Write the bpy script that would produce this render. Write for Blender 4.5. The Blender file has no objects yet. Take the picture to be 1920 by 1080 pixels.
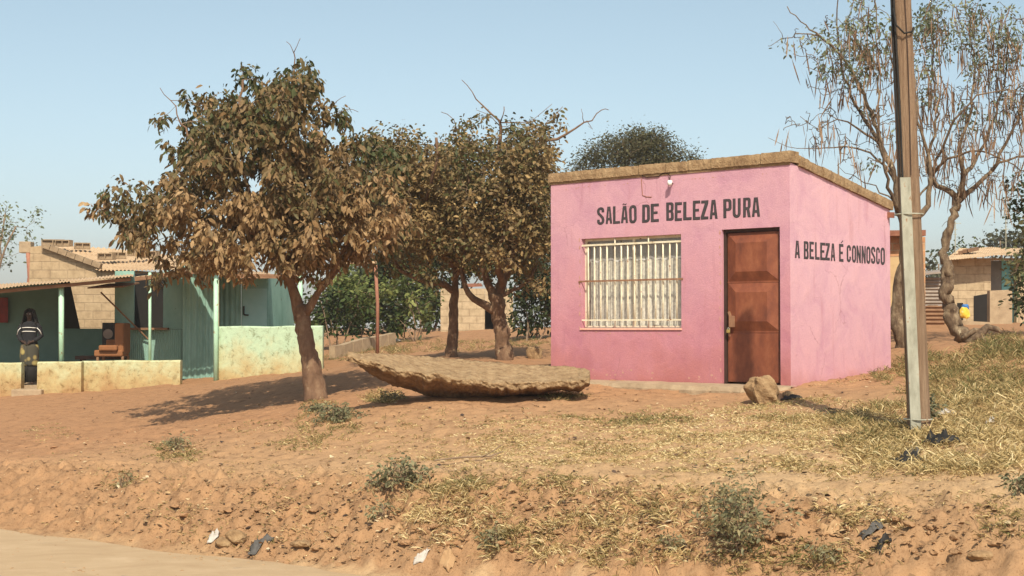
import bpy, bmesh, math, random
import numpy as np
from math import radians, sin, cos, tan, pi, atan, atan2, sqrt
from mathutils import Vector, Matrix
from mathutils.geometry import tessellate_polygon

scene = bpy.context.scene
COL = scene.collection

# ------------------------------------------------------------------ camera
F = 2700.0
PITCH = atan(75.0 / 2700.0)
EYE = 2.0
cam_d = bpy.data.cameras.new("camera")
cam = bpy.data.objects.new("camera", cam_d)
COL.objects.link(cam)
cam_d.sensor_width = 36.0
cam_d.lens = F / 1920.0 * 36.0
cam_d.clip_start = 0.1
cam_d.clip_end = 6000
cam.location = (0, 0, EYE)
cam.rotation_euler = (pi / 2 + PITCH, 0, 0)
scene.camera = cam

# ------------------------------------------------------------------ light
SUN_EL = radians(46)
SDX, SDY = -0.105, 0.985            # horizontal direction the light travels
sun_az_from = atan2(-SDX, -SDY)    # compass direction of the sun seen from the scene (x,y)
world = bpy.data.worlds.new("World")
scene.world = world
world.use_nodes = True
wn = world.node_tree.nodes
wl = world.node_tree.links
bg = wn["Background"]
sky = wn.new("ShaderNodeTexSky")
sky.sky_type = 'NISHITA'
sky.sun_disc = False
sky.sun_elevation = SUN_EL
sky.sun_rotation = atan2(-SDX, -SDY)
sky.air_density = 0.9
sky.dust_density = 2.4
sky.ozone_density = 1.0
sky.altitude = 300
hs = wn.new("ShaderNodeHueSaturation"); hs.inputs['Saturation'].default_value = 0.74; hs.inputs['Hue'].default_value = 0.474; hs.inputs['Value'].default_value = 0.83
wl.new(sky.outputs[0], hs.inputs['Color']); wl.new(hs.outputs[0], bg.inputs[0])
bg.inputs[1].default_value = 0.15
sl = bpy.data.lights.new("sun", 'SUN')
sl.energy = 4.4
sl.angle = radians(0.6)
sl.color = (1.0, 0.915, 0.745)
sun = bpy.data.objects.new("sun", sl)
COL.objects.link(sun)
d = Vector((SDX, SDY, 0)).normalized() * cos(SUN_EL) + Vector((0, 0, -sin(SUN_EL)))
sun.rotation_euler = d.to_track_quat('-Z', 'Y').to_euler()
scene.view_settings.view_transform = 'Standard'
scene.view_settings.look = 'None'
scene.view_settings.gamma = 1.0
scene.view_settings.exposure = 0.31
scene.cycles.max_bounces = 6
scene.cycles.transparent_max_bounces = 8

# ------------------------------------------------------------------ pixel geometry
cp_, sp_ = cos(PITCH), sin(PITCH)

def ray(px, py):
    x = (px - 960.0) / F
    y = (540.0 - py) / F
    return (x, cp_ - y * sp_, sp_ + y * cp_)

def P(px, py, Y):
    r = ray(px, py)
    k = Y / r[1]
    return Vector((r[0] * k, Y, EYE + r[2] * k))

def PX(px, Y):
    return (px - 960.0) / F * Y

# ------------------------------------------------------------------ noise
def _hash(ix, iy, seed):
    h = (ix.astype(np.int64) * 374761393 + iy.astype(np.int64) * 668265263 + seed * 1442695041) & 0x7fffffff
    h = ((h ^ (h >> 13)) * 1274126177) & 0x7fffffff
    h = (h ^ (h >> 16)) & 0xffff
    return h / 65535.0

def vnoise(x, y, seed=0):
    x = np.asarray(x, float); y = np.asarray(y, float)
    ix = np.floor(x); iy = np.floor(y)
    fx = x - ix; fy = y - iy
    fx = fx * fx * (3 - 2 * fx); fy = fy * fy * (3 - 2 * fy)
    a = _hash(ix, iy, seed); b = _hash(ix + 1, iy, seed)
    c = _hash(ix, iy + 1, seed); e = _hash(ix + 1, iy + 1, seed)
    return (a * (1 - fx) + b * fx) * (1 - fy) + (c * (1 - fx) + e * fx) * fy

def fbm(x, y, seed=0, octv=4, gain=0.5):
    s = 0; a = 1; t = 0
    for i in range(octv):
        s = s + a * (vnoise(x * 2 ** i, y * 2 ** i, seed + i * 17) - 0.5)
        t += a; a *= gain
    return s / t * 2

def sstep(a, b, x):
    t = np.clip((np.asarray(x, float) - a) / (b - a), 0, 1)
    return t * t * (3 - 2 * t)

# ------------------------------------------------------------------ terrain
RO = (-5.1, 14.4)      # a point of the road edge
RD = (0.83, -0.56)     # along the road
RN = (0.56, 0.83)      # away from the road

ctrl_px = [  # px, py of the ground in the picture plan and the distance
    (0, 885, 16.3), (500, 898, 14.0), (1000, 905, 12.3), (1500, 962, 10.8), (1900, 962, 10.1),
    (2200, 960, 9.6), (-300, 880, 17.8),
    (0, 743, 30), (-250, 745, 31), (338, 719, 29.7), (410, 712, 30), (605, 692, 29.6),
    (300, 800, 22), (595, 748, 21.3), (100, 820, 20), (860, 746, 17.65), (1037, 711, 20.8),
    (1484, 722, 18.3), (1430, 748, 17.2), (1250, 744, 18.0), (1000, 830, 14.6), (700, 830, 15.6), (1500, 835, 13.2),
    (1722, 812, 13.5), (1900, 830, 12.2), (1900, 640, 22), (1805, 648, 25), (1690, 655, 23),
    (1670, 692, 20.5), (1900, 715, 17), (1850, 606, 38), (1720, 612, 32), (847, 668, 26),
    (945, 675, 25), (895, 619, 42), (375, 709, 31.9), (375, 717, 30.3), (1000, 640, 32), (700, 640, 38), (1000, 664, 27), (2300, 640, 20), (2300, 760, 12.5),
]
cw = []
for px, py, Y in ctrl_px:
    p = P(px, py, Y)
    cw.append((p.x, p.y, p.z))
for X, Y, z in [(-40, 25, .5), (-40, 50, .8), (0, 60, 1.9), (-20, 45, 1.1), (20, 55, 2.2), (40, 45, 2.2), (40, 20, 1.8), (30, -10, 1.2), (-35, 5, .4), (0, 90, 1.9), (50, 80, 2.0), (-50, 80, 1.2)]:
    cw.append((X, Y, z))
cw = np.array(cw)

def _U(r2):
    return np.where(r2 > 1e-9, r2 * np.log(np.maximum(r2, 1e-9)), 0.0)

_n = len(cw)
_K = _U((cw[:, None, 0] - cw[None, :, 0]) ** 2 + (cw[:, None, 1] - cw[None, :, 1]) ** 2) + np.eye(_n) * 0.6
_Pm = np.c_[np.ones(_n), cw[:, :2]]
_A = np.zeros((_n + 3, _n + 3)); _A[:_n, :_n] = _K; _A[:_n, _n:] = _Pm; _A[_n:, :_n] = _Pm.T
_w = np.linalg.solve(_A, np.r_[cw[:, 2], 0, 0, 0])

def upper(x, y):
    x = np.clip(x, -48, 48); y = np.clip(y, -12, 90)
    s = _w[_n] + _w[_n + 1] * x + _w[_n + 2] * y
    for i in range(_n):
        s = s + _w[i] * _U((x - cw[i, 0]) ** 2 + (y - cw[i, 1]) ** 2)
    return s

FLOOR_Z = 0.80   # veranda floor of the green house

def base_h(x, y):
    x = np.asarray(x, float); y = np.asarray(y, float)
    s = (x - RO[0]) * RN[0] + (y - RO[1]) * RN[1]
    l = (x - RO[0]) * RD[0] + (y - RO[1]) * RD[1]
    s = s + 0.16 * fbm(l * 0.8, l * 0 + 3.3, 5, 3)
    w = 1.12 + 0.3 * fbm(l * 0.35, l * 0 + 9.1, 8, 2)
    u = upper(x, y)
    far = sstep(45, 95, np.sqrt(x * x + (y - 20) ** 2))
    u = u * (1 - far) + 1.75 * far
    k = sstep(-0.05, 1, s / w) ** 0.85
    z = u * k - 0.02 * (1 - k)
    # levelled floor of the green house
    ins = sstep(30.15, 30.5, y) * (1 - sstep(35.5, 37, y)) * (1 - sstep(-7.5, -7.2, x)) * sstep(-17, -15, x)
    z = z * (1 - ins) + np.minimum(z, 0.66) * ins
    return z

def detail_h(x, y):
    s = (x - RO[0]) * RN[0] + (y - RO[1]) * RN[1]
    up = sstep(0.0, 0.25, s)
    bank = up * (1 - sstep(1.2, 2.1, s))
    near = 1 - sstep(40, 60, y)
    d1 = 0.055 * fbm(x * 0.9, y * 0.9, 21, 4)
    d2 = 0.022 * fbm(x * 5, y * 5, 31, 3)
    d3 = np.abs(fbm(x * 6, y * 6, 41, 4, .6)) * 0.19 - np.maximum(0, fbm(x * 9, y * 9, 47, 3) - .2) * .2
    m = sstep(-0.1, 0.5, fbm(x * 1.3, y * 1.3, 77, 3))
    return up * near * (d1 + d2 * 1.3 + .006 * fbm(x * 16, y * 16, 58, 2) + m * 0.012 * fbm(x * 13, y * 13, 55, 2)) + bank * (d3 - 0.02)

def H(x, y):
    return base_h(x, y) + detail_h(x, y)

def gz(x, y):
    return float(H(np.array([x]), np.array([y]))[0])

_gx = np.arange(-30, 30.01, 0.12); _gy = np.arange(5, 62, 0.12)
_GX, _GY = np.meshgrid(_gx, _gy)
_GH = base_h(_GX, _GY)

def lookup(x, y):
    fx = np.clip((x + 30) / 0.12, 0, len(_gx) - 1.001); fy = np.clip((y - 5) / 0.12, 0, len(_gy) - 1.001)
    ix = fx.astype(int); iy = fy.astype(int); fx = fx - ix; fy = fy - iy
    return (_GH[iy, ix] * (1 - fx) + _GH[iy, ix + 1] * fx) * (1 - fy) + (_GH[iy + 1, ix] * (1 - fx) + _GH[iy + 1, ix + 1] * fx) * fy

def ground_hits(pxs, pys):
    """where sight lines meet the terrain, used to read positions off the plan"""
    pxs = np.asarray(pxs, float); pys = np.asarray(pys, float)
    x = (pxs - 960) / F; y = (540 - pys) / F
    ry = cp_ - y * sp_; rz = sp_ + y * cp_
    Ys = np.arange(7, 60, 0.05)
    out = np.full((len(pxs), 3), np.nan)
    for a in range(0, len(pxs), 2000):
        sl_ = slice(a, a + 2000)
        k = Ys[None, :] / ry[sl_, None]
        X = x[sl_, None] * k; Z = EYE + rz[sl_, None] * k
        hh = lookup(X, np.broadcast_to(Ys[None, :], X.shape))
        below = Z <= hh
        idx = np.argmax(below, 1)
        ok = below.any(1) & (idx > 0)
        r = np.arange(X.shape[0])
        out[sl_, 0] = np.where(ok, X[r, idx], np.nan)
        out[sl_, 1] = np.where(ok, Ys[idx], np.nan)
    m = ~np.isnan(out[:, 0])
    out[m, 2] = H(out[m, 0], out[m, 1])
    return out[m]

def G(px, py):
    o = ground_hits([px], [py])
    return Vector(o[0]) if len(o) else Vector((PX(px, 20), 20, gz(PX(px, 20), 20)))

# ------------------------------------------------------------------ materials
def new_mat(name):
    m = bpy.data.materials.new(name); m.use_nodes = True
    return m, m.node_tree.nodes, m.node_tree.links, m.node_tree.nodes["Principled BSDF"]

def ramp(n, stops):
    r = n.new("ShaderNodeValToRGB")
    e = r.color_ramp.elements
    while len(e) < len(stops): e.new(0.5)
    for i, (p, c) in enumerate(stops):
        e[i].position = p; e[i].color = (*c, 1) if len(c) == 3 else c
    return r

def tex_noise(n, l, scale, detail=5, rough=0.6, vec=None, dist=0.0):
    t = n.new("ShaderNodeTexNoise"); t.inputs['Scale'].default_value = scale
    t.inputs['Detail'].default_value = detail; t.inputs['Roughness'].default_value = rough
    t.inputs['Distortion'].default_value = dist
    if vec is not None: l.new(vec, t.inputs['Vector'])
    return t

def mix(n, l, fac, a, b, mode='MIX'):
    x = n.new("ShaderNodeMix"); x.data_type = 'RGBA'; x.blend_type = mode
    for s, v in ((0, fac), (6, a), (7, b)):
        if isinstance(v, bpy.types.NodeSocket): l.new(v, x.inputs[s])
        elif s == 0: x.inputs[0].default_value = v
        else: x.inputs[s].default_value = (*v, 1)
    return x.outputs[2]

def add_bump(n, l, bsdf, height, strength, distance=0.02):
    b = n.new("ShaderNodeBump"); b.inputs['Strength'].default_value = strength
    b.inputs['Distance'].default_value = distance
    l.new(height, b.inputs['Height']); l.new(b.outputs[0], bsdf.inputs['Normal'])
    return b

def rough_mat(name, cols, scale=4, rough=0.9, bump=0.4, bscale=30, bdist=0.02, stretch=(1, 1, 1), metallic=0, spec=0.3, dist=0.0, speck=None):
    m, n, l, b = new_mat(name)
    tc = n.new("ShaderNodeTexCoord"); mp = n.new("ShaderNodeMapping")
    mp.inputs['Scale'].default_value = stretch
    l.new(tc.outputs['Object'], mp.inputs[0])
    t = tex_noise(n, l, scale, 6, 0.65, mp.outputs[0], dist)
    k = len(cols)
    r = ramp(n, [(0.28 + 0.44 * i / max(1, k - 1), c) for i, c in enumerate(cols)])
    l.new(t.outputs[0], r.inputs[0])
    col = r.outputs[0]
    if speck:
        t3 = tex_noise(n, l, speck[0], 3, 0.7, mp.outputs[0])
        r3 = ramp(n, [(speck[1], (0, 0, 0)), (speck[1] + 0.06, (1, 1, 1))])
        l.new(t3.outputs[0], r3.inputs[0])
        col = mix(n, l, r3.outputs[0], col, speck[2])
    l.new(col, b.inputs['Base Color'])
    b.inputs['Roughness'].default_value = rough
    b.inputs['Metallic'].default_value = metallic
    b.inputs['Specular IOR Level'].default_value = spec
    if bump:
        t2 = tex_noise(n, l, bscale, 6, 0.7, mp.outputs[0])
        add_bump(n, l, b, t2.outputs[0], bump, bdist)
    return m

def leaf_mat(name, cols, transl=0.25, rough=0.6):
    m, n, l, b = new_mat(name)
    at = n.new("ShaderNodeAttribute"); at.attribute_name = "var"
    k = len(cols)
    r = ramp(n, [(i / (k - 1), c) for i, c in enumerate(cols)])
    l.new(at.outputs['Fac'], r.inputs[0])
    tc = n.new("ShaderNodeTexCoord")
    t = tex_noise(n, l, 25, 2, 0.5, tc.outputs['Object'])
    r2 = ramp(n, [(0.3, (0.75, 0.75, 0.75)), (0.7, (1.2, 1.2, 1.2))]); l.new(t.outputs[0], r2.inputs[0])
    col = mix(n, l, 1.0, r.outputs[0], r2.outputs[0], 'MULTIPLY')
    l.new(col, b.inputs['Base Color'])
    b.inputs['Roughness'].default_value = rough
    b.inputs['Specular IOR Level'].default_value = 0.25
    tr = n.new("ShaderNodeBsdfTranslucent"); l.new(col, tr.inputs[0])
    ms = n.new("ShaderNodeMixShader"); ms.inputs[0].default_value = transl
    l.new(b.outputs[0], ms.inputs[1]); l.new(tr.outputs[0], ms.inputs[2])
    l.new(ms.outputs[0], n["Material Output"].inputs[0])
    return m

def soil_mat():
    m, n, l, b = new_mat("soil")
    tc = n.new("ShaderNodeTexCoord"); v = tc.outputs['Object']
    t1 = tex_noise(n, l, 0.35, 6, 0.6, v, 0.3)
    r1 = ramp(n, [(0.34, (0.365, 0.222, 0.115)), (0.5, (0.425, 0.278, 0.15)), (0.66, (0.475, 0.335, 0.19))])
    l.new(t1.outputs[0], r1.inputs[0])
    # redder trodden yard to the left and behind, paler dust by the road
    sx = n.new("ShaderNodeSeparateXYZ"); l.new(v, sx.inputs[0])
    ma = n.new("ShaderNodeMath"); ma.operation = 'MULTIPLY_ADD'; l.new(sx.outputs[1], ma.inputs[0]); ma.inputs[1].default_value = 0.13; ma.inputs[2].default_value = -2.1
    mb = n.new("ShaderNodeMath"); mb.operation = 'MULTIPLY_ADD'; l.new(t1.outputs[0], mb.inputs[0]); mb.inputs[1].default_value = 1.2; l.new(ma.outputs[0], mb.inputs[2]); mb.use_clamp = True
    c = mix(n, l, mb.outputs[0], r1.outputs[0], (0.36, 0.195, 0.10))
    dt = n.new("ShaderNodeVectorMath"); dt.operation = 'DOT_PRODUCT'; l.new(v, dt.inputs[0]); dt.inputs[1].default_value = (0.56, 0.83, 0)
    tb = tex_noise(n, l, 1.6, 5, 0.65, v, 0.3)
    m1 = n.new("ShaderNodeMath"); m1.operation = 'MULTIPLY_ADD'; l.new(tb.outputs[0], m1.inputs[0]); m1.inputs[1].default_value = 1.1; l.new(dt.outputs['Value'], m1.inputs[2])
    m2 = n.new("ShaderNodeMapRange"); l.new(m1.outputs[0], m2.inputs[0]); m2.inputs[1].default_value = 9.096 + .55 + 0.0; m2.inputs[2].default_value = 9.096 + .55 + 2.4
    rb = ramp(n, [(0.0, (0, 0, 0)), (0.08, (0.85, 0.85, 0.85)), (0.42, (0.8, 0.8, 0.8)), (0.62, (0, 0, 0))]); l.new(m2.outputs[0], rb.inputs[0])
    c = mix(n, l, rb.outputs[0], c, (0.325, 0.185, 0.095))
    t2 = tex_noise(n, l, 6, 8, 0.72, v, 0.4)
    r2 = ramp(n, [(0.3, (0.52, 0.48, 0.45)), (0.46, (0.96, 0.96, .96)), (0.72, (1.2, 1.18, 1.14))]); l.new(t2.outputs[0], r2.inputs[0])
    c = mix(n, l, 1.0, c, r2.outputs[0], 'MULTIPLY')
    t3 = tex_noise(n, l, 55, 4, 0.7, v)
    r3 = ramp(n, [(0.33, (0.55, 0.5, 0.46)), (0.45, (1, 1, 1)), (0.66, (1.0, 1, 1)), (0.76, (1.5, 1.5, 1.45))]); l.new(t3.outputs[0], r3.inputs[0])
    c = mix(n, l, 0.85, c, r3.outputs[0], 'MULTIPLY')
    l.new(c, b.inputs['Base Color'])
    b.inputs['Roughness'].default_value = 0.95
    b.inputs['Specular IOR Level'].default_value = 0.15
    bb = n.new("ShaderNodeMath"); bb.operation = 'ADD'; l.new(t2.outputs[0], bb.inputs[0])
    bc = n.new("ShaderNodeMath"); bc.operation = 'MULTIPLY'; l.new(t3.outputs[0], bc.inputs[0]); bc.inputs[1].default_value = 0.35
    l.new(bc.outputs[0], bb.inputs[1])
    add_bump(n, l, b, bb.outputs[0], 0.55, 0.05)
    return m

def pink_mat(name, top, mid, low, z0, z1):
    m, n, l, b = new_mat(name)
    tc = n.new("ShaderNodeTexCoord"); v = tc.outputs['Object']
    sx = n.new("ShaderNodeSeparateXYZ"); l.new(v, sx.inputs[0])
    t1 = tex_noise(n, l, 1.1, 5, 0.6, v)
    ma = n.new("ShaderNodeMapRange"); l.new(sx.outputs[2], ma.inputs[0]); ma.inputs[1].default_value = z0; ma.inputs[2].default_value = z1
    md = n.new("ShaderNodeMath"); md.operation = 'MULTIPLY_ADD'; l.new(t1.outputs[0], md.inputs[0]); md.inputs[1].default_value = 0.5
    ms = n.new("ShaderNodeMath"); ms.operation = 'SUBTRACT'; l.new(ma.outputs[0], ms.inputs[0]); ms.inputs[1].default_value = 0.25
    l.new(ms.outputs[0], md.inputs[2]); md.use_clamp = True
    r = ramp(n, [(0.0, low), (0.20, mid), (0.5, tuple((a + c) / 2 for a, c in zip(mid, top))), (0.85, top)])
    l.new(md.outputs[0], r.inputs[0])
    c = r.outputs[0]
    # weathering: broad pale and mauve patches
    t2 = tex_noise(n, l, 2.6, 6, 0.62, v, 0.6)
    r2 = ramp(n, [(0.32, (0.90, 0.86, 0.92)), (0.5, (1, 1, 1)), (0.68, (1.06, 1.06, 1.02))]); l.new(t2.outputs[0], r2.inputs[0])
    c = mix(n, l, 1.0, c, r2.outputs[0], 'MULTIPLY')
    # scuffs
    t3 = tex_noise(n, l, 16, 5, 0.75, v, 0.4)
    r3 = ramp(n, [(0.63, (0, 0, 0)), (0.72, (0.5, 0.5, 0.5))]); l.new(t3.outputs[0], r3.inputs[0])
    c = mix(n, l, r3.outputs[0], c, (0.38, 0.16, 0.19))
    t4 = tex_noise(n, l, 60, 3, 0.6, v)
    r4 = ramp(n, [(0.35, (0.94, 0.94, 0.94)), (0.65, (1.05, 1.05, 1.05))]); l.new(t4.outputs[0], r4.inputs[0])
    c = mix(n, l, 1.0, c, r4.outputs[0], 'MULTIPLY')
    # rain streaks of red dust, stretched downwards
    mp = n.new("ShaderNodeMapping"); mp.inputs['Scale'].default_value = (5, 5, 0.5); l.new(v, mp.inputs[0])
    t5 = tex_noise(n, l, 1.5, 4, 0.6, mp.outputs[0])
    r5 = ramp(n, [(0.60, (0, 0, 0)), (0.74, (0.35, 0.35, 0.35))]); l.new(t5.outputs[0], r5.inputs[0])
    c = mix(n, l, r5.outputs[0], c, (0.42, 0.17, 0.17))
    # hairline cracks and long slanting darker streaks
    vo = n.new("ShaderNodeTexVoronoi"); vo.feature = 'DISTANCE_TO_EDGE'; vo.inputs['Scale'].default_value = 1.1
    vd = mix(n, l, 0.22, v, t2.outputs[1]); l.new(vd, vo.inputs['Vector'])
    r6 = ramp(n, [(0.0, (1, 1, 1)), (0.006, (0, 0, 0))]); l.new(vo.outputs['Distance'], r6.inputs[0])
    r7 = ramp(n, [(0.52, (0, 0, 0)), (0.6, (0.55, 0.55, 0.55))]); l.new(t1.outputs[0], r7.inputs[0])
    c = mix(n, l, mix(n, l, 1.0, r6.outputs[0], r7.outputs[0], 'MULTIPLY'), c, (0.25, 0.10, 0.10))
    mp2 = n.new("ShaderNodeMapping"); mp2.inputs['Rotation'].default_value = (0.32, 0.3, 0); mp2.inputs['Scale'].default_value = (4, 4, 0.35); l.new(v, mp2.inputs[0])
    t6 = tex_noise(n, l, 1.3, 5, 0.7, mp2.outputs[0], 0.5)
    r8 = ramp(n, [(0.62, (0, 0, 0)), (0.72, (0.38, 0.38, 0.38))]); l.new(t6.outputs[0], r8.inputs[0])
    c = mix(n, l, r8.outputs[0], c, (0.36, 0.15, 0.19))
    l.new(c, b.inputs['Base Color'])
    b.inputs['Roughness'].default_value = 0.85
    b.inputs['Specular IOR Level'].default_value = 0.25
    ad = n.new("ShaderNodeMath"); ad.operation = 'MULTIPLY_ADD'; l.new(t2.outputs[0], ad.inputs[0]); ad.inputs[1].default_value = 3; l.new(t4.outputs[0], ad.inputs[2])
    add_bump(n, l, b, ad.outputs[0], 0.35, 0.012)
    return m

def block_mat(name, c1, c2, mortar, bw=0.42, bh=0.2, ms=0.012, axis='XZ', ang=0.0, bump=0.6):
    m, n, l, b = new_mat(name)
    tc = n.new("ShaderNodeTexCoord")
    sx = n.new("ShaderNodeSeparateXYZ"); l.new(tc.outputs['Object'], sx.inputs[0])
    cx = n.new("ShaderNodeCombineXYZ")
    ma = n.new("ShaderNodeMath"); ma.operation = 'ADD'; l.new(sx.outputs[0], ma.inputs[0]); l.new(sx.outputs[1], ma.inputs[1])
    l.new(ma.outputs[0], cx.inputs[0]); l.new(sx.outputs[2], cx.inputs[1])
    t0 = tex_noise(n, l, 3, 3, 0.6, tc.outputs['Object'])
    vd = mix(n, l, 0.03, cx.outputs[0], t0.outputs[1])
    br = n.new("ShaderNodeTexBrick"); l.new(vd, br.inputs[0])
    br.inputs['Color1'].default_value = (*c1, 1); br.inputs['Color2'].default_value = (*c2, 1); br.inputs['Mortar'].default_value = (*mortar, 1)
    br.inputs['Scale'].default_value = 1; br.inputs['Mortar Size'].default_value = ms; br.inputs['Brick Width'].default_value = bw
    br.inputs['Row Height'].default_value = bh; br.inputs['Mortar Smooth'].default_value = 0.4
    t = tex_noise(n, l, 5, 6, 0.7, tc.outputs['Object'])
    r = ramp(n, [(0.3, (0.7, 0.68, 0.66)), (0.55, (1, 1, 1)), (0.75, (1.15, 1.15, 1.15))]); l.new(t.outputs[0], r.inputs[0])
    c = mix(n, l, 1.0, br.outputs[0], r.outputs[0], 'MULTIPLY')
    l.new(c, b.inputs['Base Color']); b.inputs['Roughness'].default_value = 0.95
    b.inputs['Specular IOR Level'].default_value = 0.1
    sb = n.new("ShaderNodeMath"); sb.operation = 'SUBTRACT'; l.new(t.outputs[0], sb.inputs[0]); l.new(br.outputs[1], sb.inputs[1])
    add_bump(n, l, b, sb.outputs[0], bump, 0.02)
    return m

M = {}
M['soil'] = soil_mat()
M['road'] = rough_mat("road_dust", [(0.39, 0.265, 0.15), (0.44, 0.31, 0.18), (0.50, 0.36, 0.22)], 1.7, 0.9, 0.4, 60, 0.015, stretch=(1, 1.6, 1), dist=.8, speck=(5, 0.66, (0.33, 0.25, 0.17)))
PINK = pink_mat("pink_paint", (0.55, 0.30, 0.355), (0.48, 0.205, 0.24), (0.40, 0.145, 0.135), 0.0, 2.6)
PINK2 = pink_mat("pink_paint_side", (0.63, 0.375, 0.425), (0.58, 0.31, 0.35), (0.46, 0.2, 0.18), -0.2, 1.8)  # same pink, set paler on the side wall
M['letter'] = rough_mat("black_lettering", [(0.035, 0.025, 0.03), (0.06, 0.042, 0.046)], 20, 0.7, 0.1, 60, 0.003, speck=(38, 0.66, (0.30, 0.15, 0.18)))
M['letter_fill'] = rough_mat("grey_lettering", [(0.035, 0.032, 0.034), (0.075, 0.066, 0.068)], 14, 0.7, 0.1, 60, 0.003, speck=(30, 0.67, (0.22, 0.13, 0.15)))
M['coping'] = rough_mat("coping_block", [(0.20, 0.12, 0.06), (0.34, 0.22, 0.115), (0.42, 0.29, 0.16)], 6, 0.95, 0.9, 22, 0.04)
M['cement'] = rough_mat("cement", [(0.28, 0.20, 0.125), (0.37, 0.27, 0.17), (0.44, 0.33, 0.21)], 5, 0.95, 0.5, 30, 0.03)
M['rust'] = rough_mat("rust_brown_steel", [(0.10, 0.03, 0.018), (0.20, 0.058, 0.026), (0.29, 0.10, 0.045)], 4.5, 0.6, 0.25, 40, 0.008, stretch=(1, 1, 0.6), spec=0.4, speck=(11, 0.69, (0.38, 0.2, 0.12)))
M['rustdark'] = rough_mat("dark_steel", [(0.03, 0.018, 0.013), (0.07, 0.035, 0.025)], 8, 0.7, 0.3, 50, 0.005)
M['creambar'] = rough_mat("cream_bar_paint", [(0.58, 0.49, 0.32), (0.70, 0.63, 0.46), (0.76, 0.70, 0.54)], 9, 0.5, 0.1, 60, 0.003, speck=(14, 0.62, (0.22, 0.09, 0.04)))
M['brownbar'] = rough_mat("rusty_bar", [(0.20, 0.09, 0.05), (0.32, 0.18, 0.1)], 12, 0.6, 0.2, 60, 0.003)
M['curtain'] = leaf_mat("white_curtain", [(0.74, 0.69, 0.56), (0.84, 0.80, 0.68)], 0.25, 0.9)
M['net'] = rough_mat("grey_net", [(0.28, 0.25, 0.2), (0.38, 0.34, 0.27)], 30, 0.9, 0.3, 90, 0.003)
M['brass'] = rough_mat("brass", [(0.55, 0.40, 0.12), (0.7, 0.55, 0.2)], 12, 0.35, 0, metallic=0.8)
M['white'] = rough_mat("white_plastic", [(0.75, 0.72, 0.66), (0.82, 0.8, 0.75)], 12, 0.5, 0)
M['black'] = rough_mat("black_plastic", [(0.012, 0.011, 0.010), (0.03, 0.027, 0.024)], 8, 0.6, 0.3, 40, 0.01, spec=0.25)
M['slab'] = rough_mat("rough_concrete", [(0.20, 0.12, 0.06), (0.38, 0.25, 0.13), (0.50, 0.355, 0.20)], 11, 0.95, 1.0, 34, 0.035, speck=(24, 0.66, (0.55, 0.46, 0.34)))
M['slab_shade'] = rough_mat('painted_underside_shade', [(0.12, 0.07, 0.04), (0.21, 0.13, 0.075), (0.32, 0.21, 0.12)], 8, 0.95, 0.8, 26, 0.04)  # brown darkened so the shade under the rim sits in the colour
M['stone'] = rough_mat("stone", [(0.15, 0.09, 0.045), (0.32, 0.20, 0.10), (0.44, 0.30, 0.16)], 9, 0.95, 0.8, 24, 0.04)
M['bark1'] = rough_mat("mottled_bark", [(0.09, 0.05, 0.03), (0.19, 0.11, 0.065), (0.30, 0.20, 0.12)], 7, 0.95, 0.9, 20, 0.04, stretch=(1, 1, 0.5), speck=(14, 0.67, (0.42, 0.34, 0.22)))
M['bark2'] = rough_mat("pale_bark", [(0.045, 0.025, 0.016), (0.15, 0.10, 0.06), (0.33, 0.25, 0.155)], 11, 0.9, 0.9, 18, 0.04, stretch=(1, 1, 0.45), speck=(9, 0.66, (0.5, 0.42, 0.28)))
M['twig'] = rough_mat("twig_bark", [(0.17, 0.11, 0.07), (0.28, 0.20, 0.13)], 8, 0.9, 0.4, 30, 0.01)
M['twig2'] = rough_mat('grey_twig_bark', [(0.06, 0.038, 0.024), (0.13, 0.085, 0.05), (0.26, 0.19, 0.11)], 8, 0.9, 0.4, 30, 0.01)
M['polewood'] = rough_mat("weathered_pole_wood", [(0.16, 0.095, 0.055), (0.28, 0.18, 0.11), (0.38, 0.26, 0.165)], 5, 0.9, 1.0, 16, 0.03, stretch=(6, 6, 0.35))
M['galv'] = rough_mat("weathered_galvanised", [(0.20, 0.19, 0.14), (0.33, 0.32, 0.25), (0.44, 0.43, 0.34)], 5, 0.75, 0.2, 40, 0.004, stretch=(2, 2, 0.7), speck=(10, 0.64, (0.27, 0.17, 0.1)))
M['teal'] = rough_mat("teal_paint", [(0.15, 0.27, 0.22), (0.22, 0.37, 0.31), (0.28, 0.44, 0.37)], 2.2, 0.7, 0.2, 30, 0.01, stretch=(1, 1, 0.5), speck=(8, 0.68, (0.10, 0.12, 0.09)))
M['teal2'] = rough_mat("dark_teal_paint", [(0.10, 0.19, 0.165), (0.14, 0.245, 0.21)], 2.0, 0.8, 0.2, 30, 0.01)
M['mint'] = rough_mat("mint_paint", [(0.34, 0.55, 0.38), (0.42, 0.66, 0.48), (0.46, 0.7, 0.52)], 3, 0.6, 0.1, 40, 0.005, speck=(7, 0.66, (0.35, 0.24, 0.1)))
M['kiosk'] = rough_mat("ribbed_green_paint", [(0.20, 0.34, 0.28), (0.26, 0.41, 0.34)], 3, 0.6, 0.1, 40, 0.005)
M['tin'] = rough_mat("dusty_tin_roof", [(0.36, 0.23, 0.13), (0.50, 0.35, 0.21), (0.58, 0.43, 0.27)], 2.5, 0.8, 0.3, 20, 0.01, speck=(5, 0.64, (0.24, 0.11, 0.06)))
M['redtin'] = rough_mat("rusty_tin", [(0.17, 0.06, 0.035), (0.30, 0.13, 0.075)], 4, 0.8, 0.3, 20, 0.01)
M['greytin'] = rough_mat("grey_tin", [(0.20, 0.16, 0.13), (0.36, 0.30, 0.25)], 3, 0.7, 0.3, 20, 0.01)
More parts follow.
